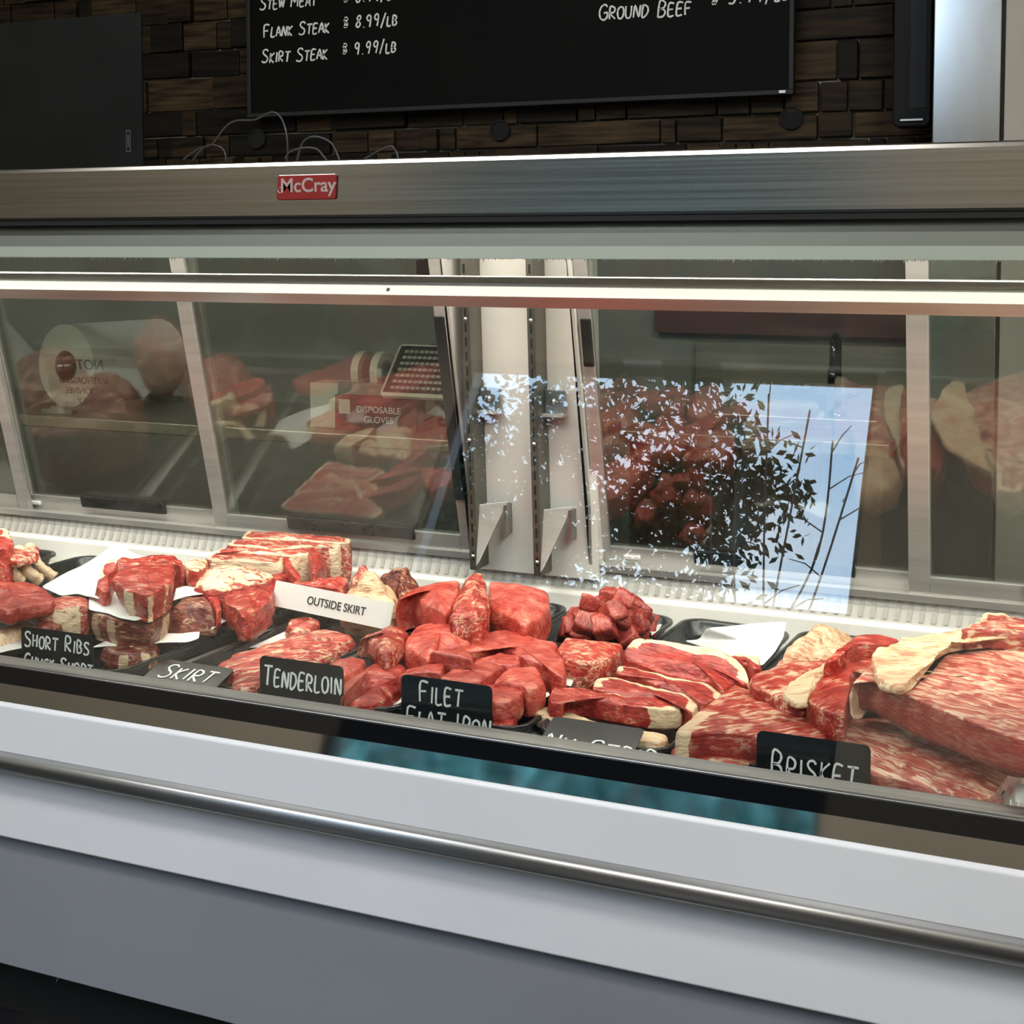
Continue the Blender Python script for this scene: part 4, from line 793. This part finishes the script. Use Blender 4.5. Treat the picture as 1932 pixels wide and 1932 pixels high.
MB().box(lc.x-.0038, lc.x+.0038, .5834, .5840, lc.z-.020, lc.z+.020).build('logo_inset', LAPTOP, ld)
t = typed('lettering', 'Lenovo', .0085, mat('logo_silver', (.12, .12, .12), .4), ld, (lc.x, .5832, lc.z), (math.pi/2, 0, 0)); t.rotation_euler = Matrix(((0, -1, 0), (0, 0, -1), (1, 0, 0))).to_euler()
# cables lying on the canopy
def cable(pts, y, r, label, dy=None):
    P = catmull([PY(a, b2, y+(dy[i] if dy else 0)) for i, (a, b2) in enumerate(pts)], 8)
    tag(MB().tube(P, r, 8).build('cable', CABLE, None, True), label, 'cable', 'black cables on the canopy')
cable([(345,302),(372,282),(400,272),(425,240),(445,228),(480,226),(512,212),(530,222),(540,250),(543,285),(541,304)], .62, .0022, 'black cable arching highest beside the laptop')
cable([(362,304),(385,278),(405,274),(422,283),(427,304)], .60, .0018, 'low thin cable loop next to the laptop')
cable([(538,300),(548,286),(575,279),(598,282),(613,298),(618,305)], .58, .0024, 'light-catching low cable arc above the red badge')
cable([(560,304),(572,268),(595,258),(625,270),(640,300),(642,306)], .66, .0026, 'coiled dark cable loop behind the low arc')
cable([(686,301),(712,286),(735,276),(746,283),(752,302)], .60, .0020, 'small cable hump right of the red badge')
# wall-hung black panel and the steel fridge at the right
a, b_ = PY(1682, 240, 2.12), PY(1755, 240, 2.12)
tv = empty('wall_screen', ((a.x+b_.x)/2, 2.16, a.z), 'tall black glossy screen seen beside the steel fridge', 'screen')
MB().prism([((a.x+b_.x)/2+px, 2.13, a.z+.45+pz) for px, pz in rrect(b_.x-a.x, .9, .02)], (0, .06, 0)).build('housing', mat('screen_black', (.004, .004, .004), .5, 0, .15), tv, bevel=.004)
MB().box(a.x+.045, b_.x-.014, 2.128, 2.131, a.z+.05, a.z+.86).build('glass_face', mat('screen_face', (.006, .006, .007), .45, 0, .2), tv)
MB().box(a.x+.022, b_.x-.02, 2.122, 2.13, a.z+.016, a.z+.021).build('bottom_bar', STEELD, tv)
f0, f1, f2 = PY(1758, 268, 1.95).x, PY(1886, 268, 1.95).x, PY(1893, 268, 1.95).x
fg = empty('upright_fridge', (f0+.5, 2.1, 0), 'tall stainless steel upright fridge at the right of the back wall', 'fridge')
MB().box(f0, f2+.9, 1.985, 2.24, .05, 2.9).build('cabinet', STEELD, fg, bevel=.004)
MB().box(f0, f1, 1.95, 1.984, .08, 2.88).build('door', noisy(mat('fridge_steel', metal=1.0), (8, 8, 3), (.42, .435, .43), (.50, .515, .51), rough=(.14, .22)), fg, bevel=.003)
MB().box(f1+.001, f2-.001, 1.962, 1.984, .08, 2.88).build('gasket', RUBBER, fg)
MB().box(f2, f2+.6, 1.95, 1.984, .08, 2.88).build('door', noisy(mat('fridge_wall_reflection', spec=.4), (3, 3, 3), (.36, .33, .28), (.40, .37, .31), rough=(.35, .45)), fg, bevel=.003)['label'] = 'door panel coloured with a reflected beige wall'  # beige wall reflection put into the door colour
# work counter behind the case
cz = .86
ct = empty('work_counter', (-2.1, 1.55, 0), 'steel work counter behind the case carrying the roll and the scale', 'counter')
MB().box(-3.6, -1.02, 1.12, 1.62, cz-.03, cz).build('worktop', COUNTER, ct, bevel=.003)
MB().box(-3.58, -1.04, 1.15, 1.60, .40, .43).build('shelf', COUNTER, ct)
for x in (-3.55, -1.08):
    for y in (1.17, 1.57): MB().tube([(x, y, 0), (x, y, cz-.03)], .018, 12).build('leg', STEELD, ct, True)
# paper roll in its cutter
ra, rb_ = PY(125, 706, 1.20), PY(300, 690, 1.52); rz = cz+.125; ra.z = rz; rb_.z = rz; rax = (rb_-ra); RLEN = rax.length; rax.normalize(); rn_ = Vector((rax.y, -rax.x, 0))
pr = empty('paper_roll', (ra.x, ra.y, cz), 'big white butcher paper roll on the work counter behind the left door', 'paper roll')
MB().lathe(ra, rax, [(0, .040), (0, .112), (RLEN, .112), (RLEN, .040)], 48, True).build('roll', noisy(mat('roll_paper', spec=.2), (20, 20, 20), (.52, .51, .47), (.57, .56, .52), rough=(.6, .7)), pr, True)
for m_ in pr.children:
    e_ = m_.modifiers.new('edge', 'EDGE_SPLIT'); e_.split_angle = .6
MB().lathe(ra-rax*.003, rax, [(0, .041), (RLEN+.006, .041), (RLEN+.006, .033), (0, .033)], 28, True).build('core', mat('card_core', (.05, .045, .04), .8), pr)
MB().tube([ra-rax*.03, rb_+rax*.03], .008, 10).build('spindle', STEELD, pr, True)
for e_ in (ra-rax*.024, rb_+rax*.024):
    MB().box(e_.x-.05, e_.x+.05, e_.y-.012, e_.y+.012, cz+.0005, cz+.012).box(e_.x-.02, e_.x+.02, e_.y-.01, e_.y+.01, cz+.012, cz+.02).build('stand', GREYPL, pr)
pa_ = ra-rax*.002+rn_*.10
MB().prism([pa_+Vector((0, 0, .02)), pa_+rn_*.012+Vector((0, 0, -.06)), pa_-rax*.05+rn_*.01+Vector((0, 0, .005))], (0, .001, .001)).build('paper_end', PAPER, pr)
# box, tape dispenser, scale
q = PY(632, 800, 1.18)
bx = empty('glove_box', (q.x+.12, 1.24, cz), 'dark red glove box under the tape dispenser behind the second door', 'box')
MB().box(q.x, q.x+.22, 1.18, 1.30, cz+.0005, cz+.085).build('carton', BOXRED, bx, bevel=.001)
MB().box(q.x+.012, q.x+.042, 1.1785, 1.180, cz+.04, cz+.075).build('front_label', BOXW, bx)
typed('lettering', 'DISPOSABLE', .022, WHITEP, bx, (.0, -.0615, .052), (math.pi/2, 0, 0), align='CENTER')
typed('lettering', 'GLOVES', .022, WHITEP, bx, (.0, -.0615, .028), (math.pi/2, 0, 0), align='CENTER')
q2 = PY(585, 740, 1.2)
lbx = MB().box(q2.x, q2.x+.10, 1.20, 1.28, cz+.0005, cz+.11).build('label_carton', BOXW, None, bevel=.001)
tag(lbx, 'small cream carton of labels left of the glove box', 'box')
td = empty('tape_dispenser', (q.x+.07, 1.24, cz+.086), 'grey-green tape dispenser with two cream rolls on the glove box', 'tape dispenser')
tx = q.x+.005
MB().prism([(tx, 1.185, cz+.0855), (tx, 1.185, cz+.115), (tx, 1.200, cz+.115), (tx, 1.21, cz+.100), (tx, 1.28, cz+.100), (tx, 1.295, cz+.115), (tx, 1.295, cz+.0855)], (.125, 0, 0)).build('body', GREYPL, td, bevel=.002)
for k in range(2):
    c = Vector((tx+.030+k*.052, 1.245, cz+.138))
    MB().lathe(c, (1, 0, 0), [(0, .030), (0, .050), (.020, .050), (.020, .030)], 28, True).build('tape_roll', TAPE, td)
    MB().lathe(c, (1, 0, 0), [(.001, .004), (.001, .0298), (.019, .0298), (.019, .004)], 24, True).build('hub', TAPEC, td)
s0 = PY(697, 776, 1.16); 
sc_ = empty('label_scale', (s0.x+.15, 1.25, cz), 'label scale with a tilted black keyboard and cream rim, behind the second door', 'scale')
SW, SL = .26, .16
Rk = Matrix.Translation((s0.x+.155, 1.215, cz+.150)) @ Matrix.Rotation(.80, 4, 'X')
def onkey(b, name, m, par, bevel=0.0):
    b.v = [Rk @ v for v in b.v]; return b.build(name, m, par, bevel=bevel)
onkey(MB().prism([(px, pz, -.014) for px, pz in rrect(SW, SL, .012)], (0, 0, .012)), 'keyboard_rim', TAPE, sc_, .002)
kb = onkey(MB().box(-SW/2+.008, SW/2-.008, -SL/2+.010, SL/2-.008, -.0025, .0005), 'keyboard', BLACKP, sc_)
kk = MB()
for r_ in range(7):
    for c_ in range(11):
        x = -SW/2+.024+c_*.0135; y = SL/2-.026-r_*.0185; kk.box(x, x+.0105, y-.004, y+.004, .0005, .0018)
onkey(kk, 'keys', mat('key_white', (.42, .42, .40), .5), kb)
kk = MB()
for r_ in range(5):
    for c_ in range(4):
        kk.lathe((SW/2-.060+c_*.0135, -.010-r_*.0135, .0005), (0, 0, 1), [(0, .0052), (.0016, .005), (.0018, .0004)], 10)
onkey(kk, 'round_keys', mat('key_grey', (.34, .34, .33), .5), kb)
MB().prism([(s0.x+.035, 1.31, cz+.0005), (s0.x+.035, 1.31, cz+.130), (s0.x+.035, 1.34, cz+.195), (s0.x+.035, 1.44, cz+.195), (s0.x+.035, 1.44, cz+.0005)], (.24, 0, 0)).build('housing', mat('scale_dark', (.05, .045, .045), .4), sc_, bevel=.003)
MB().box(s0.x+.10, s0.x+.135, 1.38, 1.41, cz+.19, cz+.36).build('display_post', GREYPL, sc_)
MB().box(s0.x+.02, s0.x+.24, 1.37, 1.42, cz+.34, cz+.42).build('display', BLACKP, sc_, bevel=.004)
# sink bench along the back wall, tap, splashback
sk = empty('sink_bench', (-.75, 1.9, 0), 'steel sink bench with wooden front against the back wall, behind the right doors', 'sink')
MB().box(-.99, -.34, 1.50, 1.56, .82, .85).box(-.99, -.34, 1.92, 2.26, .82, .85).box(-.99, -.85, 1.56, 1.92, .82, .85).box(-.42, -.34, 1.56, 1.92, .82, .85).build('worktop', COUNTER, sk, bevel=.003)
MB().box(-.85, -.42, 1.56, 1.565, .62, .82).box(-.85, -.42, 1.915, 1.92, .62, .82).box(-.85, -.845, 1.565, 1.915, .62, .82).box(-.425, -.42, 1.565, 1.915, .62, .82).box(-.85, -.42, 1.56, 1.92, .615, .62).build('basin', COUNTER, sk)
MB().box(-.97, -.36, 1.53, 1.549, .10, .82).build('front', noisy(mat('brown_wood_front', spec=.3), (30, 4, 4), (.07, .035, .018), (.12, .065, .035), rough=(.4, .55)), sk)
MB().box(-.99, -.34, 2.262, 2.29, .85, 1.02).build('splashback', COUNTER, sk)
MB().box(-.97, -.36, 1.56, 2.2, .0, .10).build('plinth', RUBBER, sk)
f = PY(1580, 770, 1.98); fa = empty('faucet', (f.x, 1.98, .85), 'dark chrome gooseneck tap on the sink bench, seen through the right door', 'faucet')
ft = mat('dark_chrome', (.10, .10, .10), .12, 1.0)
MB().lathe((f.x, 1.98, .8501), (0, 0, 1), [(0, .026), (.012, .024), (.02, .014)], 20).build('foot', ft, fa, True)
MB().tube([(f.x, 1.98, .86), (f.x, 1.98, 1.02)]+[(f.x, 1.98-.045+.045*math.cos(t_), 1.02+.05*math.sin(t_)) for t_ in [k*math.pi/10 for k in range(1, 11)]]+[(f.x, 1.89, .975)], .0095, 12).build('spout', ft, fa, True)
MB().tube([(f.x, 1.89, .985), (f.x, 1.89, .945)], .013, 12).build('spray_head', ft, fa, True)
MB().tube([(f.x+.01, 1.98, .90), (f.x+.06, 1.975, .915)], .006, 10).build('lever', ft, fa, True)
# cladding rail, and film lettering standing in for a mirrored notice
struct(MB().box(-1.12, -.36, 2.262, 2.299, 1.045, 1.115).build('trim_1', mat('red_brown_rail', (.07, .022, .016), .4)))
struct(MB().box(-4.4, -.36, 2.262, 2.299, 1.43, 1.50).build('trim_2', mat('dark_rail', (.02, .016, .012), .5)))
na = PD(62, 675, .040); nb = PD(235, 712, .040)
nf = empty('notice_reflection', ((na.x+nb.x)/2, yd(na.z-.06, .030), na.z-.06), 'reversed notice lettering behind the left sliding door, standing in for a reflection', 'notice')
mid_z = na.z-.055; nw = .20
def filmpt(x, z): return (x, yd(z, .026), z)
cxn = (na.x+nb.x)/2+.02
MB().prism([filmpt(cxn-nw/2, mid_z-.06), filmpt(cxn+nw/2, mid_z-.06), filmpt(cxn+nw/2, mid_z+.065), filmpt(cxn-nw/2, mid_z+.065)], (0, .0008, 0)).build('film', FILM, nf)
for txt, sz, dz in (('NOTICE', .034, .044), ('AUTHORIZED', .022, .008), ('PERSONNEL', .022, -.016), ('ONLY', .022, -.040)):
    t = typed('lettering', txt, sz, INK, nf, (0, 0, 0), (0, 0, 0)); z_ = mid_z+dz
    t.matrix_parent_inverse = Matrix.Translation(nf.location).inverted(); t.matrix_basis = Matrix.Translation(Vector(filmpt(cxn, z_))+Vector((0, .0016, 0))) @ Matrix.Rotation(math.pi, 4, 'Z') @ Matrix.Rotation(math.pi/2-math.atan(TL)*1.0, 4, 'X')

# ---------------------------------------------------------------- outside, seen only in the reflections
struct(MB().box(-30, 25, -40, YF-.2, -.15, -.02).build('ground_outside', GROUND))
bd = MB().box(-24, 16, -24, -19, -.02, 4.6).build('yard_backdrop', noisy(mat('dark_brown_boards', spec=.2), (8, 1, .3), (.035, .028, .02), (.06, .048, .034), rough=(.7, .8)))  # dark block added so the canopy mirrors less bright sky
tag(bd, 'unseen dark brown building added across the yard to darken the reflections', 'building')
def tree(name, label, base, branches, leaves, spread, m, r0=.12, seed=1, lsize=.16):
    rn = random.Random(seed); t = empty(name, base, label, 'tree')
    b = MB(); pts = []
    for br in branches:
        P = catmull([Vector(base)+Vector(p) for p in br], 6); n = len(P); rr = r0*(1.0 if br is branches[0] else .5)
        b.tube(P, [max(.012, rr*(1-i/n*.9)) for i in range(n)], 7); pts += P[n//3:]
        for k in range(n//4, n, 2):
            d = Vector((rn.uniform(-1, 1), rn.uniform(-.6, .6), rn.uniform(.1, 1))).normalized(); L = spread*rn.uniform(.5, 1.1)
            tw = [P[k], P[k]+d*L*.5+Vector((0, 0, .05)), P[k]+d*L]; b.tube(tw, [min(.02, r0*.3), min(.012, r0*.22), .005], 5); pts += [tw[1], tw[2], tw[2]]
    b.build('trunk', BARK, t, True)
    if leaves:
        l = MB(); 
        for _ in range(leaves):
            c = rn.choice(pts)+Vector((rn.gauss(0, 1), rn.gauss(0, 1), rn.gauss(0, 1)))*spread*.28
            u = Vector((rn.uniform(-1, 1), rn.uniform(-1, 1), rn.uniform(-1, 1))).normalized(); v = u.orthogonal().normalized(); s = lsize*rn.uniform(.6, 1.2)
            l.add([c-u*s, c+v*s*.4, c+u*s, c-v*s*.4], [(0, 1, 2, 3)])
        me = bpy.data.meshes.new('foliage'); me.from_pydata([tuple(v) for v in l.v], [], l.f); me.update()
        o = bpy.data.objects.new('foliage', me); COL.objects.link(o); me.materials.append(m); o['kind'] = 'stuff'
        o.parent = t; o.matrix_parent_inverse = Matrix.Translation(base).inverted()
    return t
tree('leafy_tree', 'big leafy tree outside the entrance, mirrored in the front glass', (-8.2, -12, 0), [
    [(0, 0, 0), (.3, 0, 3), (.9, 0, 6), (2.0, 0, 9.2)], [(.3, 0, 3), (1.6, .2, 5.6), (3.4, .3, 7.4)], [(.6, 0, 4.5), (2.2, -.2, 6.4), (4.2, 0, 8.6)],
    [(.1, 0, 4), (-.9, .3, 6.5), (-1.4, 0, 9.5)], [(.9, 0, 6), (2.6, .2, 8.0), (3.6, 0, 9.6)], [(.2, 0, 3.4), (1.8, .2, 5.0), (3.8, 0, 6.2)], [(-.2, 0, 5), (-2, .2, 7), (-3, 0, 8.6)], [(.6, 0, 5), (2.6, .2, 7.0), (4.9, 0, 8.0)], [(.3, 0, 4), (2.4, .1, 5.4), (4.6, 0, 7.0)], [(-.1, 0, 4.2), (-1.4, .2, 5.6), (-2.6, 0, 6.6)]], 26000, 1.0, LEAFM, .17, 4, .085)
tree('evergreen_tree', 'dense evergreen outside, mirrored at the left edge of the reflection', (-9.4, -14.5, 0), [
    [(0, 0, 0), (0, 0, 5), (.1, 0, 11.5)], [(0, 0, 5), (-1, 0, 6.5), (-1.6, 0, 8)], [(0, 0, 5), (1, 0, 6.5), (1.6, 0, 8)], [(0, 0, 6.5), (.8, 0, 8), (1.4, 0, 9.6)], [(0, 0, 6.5), (-.8, 0, 8), (-1.4, 0, 9.6)], [(0, 0, 7), (.5, 0, 9), (.8, 0, 11)]], 16000, 1.1, LEAFM, .12, 12, .085)
tree('bare_tree', 'thin bare tree outside, mirrored at the right edge of the reflection', (-2.75, -11.0, 0), [
    [(0, 0, 0), (.05, 0, 4), (.2, 0, 8.6)], [(0, 0, 4), (-.5, 0, 6), (-.9, 0, 8.2)], [(.05, 0, 4.5), (.5, 0, 6.2), (.8, 0, 8.0)], [(.1, 0, 5.5), (-.1, 0, 7), (-.3, 0, 8.8)], [(.05, 0, 5), (-.3, 0, 6.2), (-.5, 0, 7.6)], [(.1, 0, 5.6), (.5, 0, 6.8), (.5, 0, 8.2)]], 0, .55, LEAFM, .03, 5)
tree('small_tree', 'low bushy tree outside between the leafy and the bare tree', (-5.0, -16.5, 0), [
    [(0, 0, 0), (.1, 0, 3), (.2, 0, 7.6)], [(0, 0, 3), (-.8, 0, 5), (-1.5, 0, 7.2)], [(.05, 0, 3.5), (.8, 0, 5), (1.3, 0, 7.0)]], 3800, .9, LEAFM, .08, 6, .11)
hd = MB(); rn = random.Random(9)
for _ in range(5200):
    c = Vector((rn.uniform(-13, 3), -9.5+rn.gauss(0, .35), min(1.25, abs(rn.gauss(0, .8))))); u = Vector((rn.uniform(-1, 1), rn.uniform(-1, 1), rn.uniform(-1, 1))).normalized(); v = u.orthogonal().normalized(); s = .16
    hd.add([c-u*s, c+v*s*.5, c+u*s, c-v*s*.5], [(0, 1, 2, 3)])
hg = empty('hedge', (-5, -9.5, 0), 'blue-green hedge outside the shop window, mirrored in the steel strip', 'hedge')
me = bpy.data.meshes.new('foliage'); me.from_pydata([tuple(v) for v in hd.v], [], hd.f); me.update(); o = bpy.data.objects.new('foliage', me); COL.objects.link(o); me.materials.append(LEAFT); o['kind'] = 'stuff'
o.parent = hg; o.matrix_parent_inverse = Matrix.Translation(hg.location).inverted()
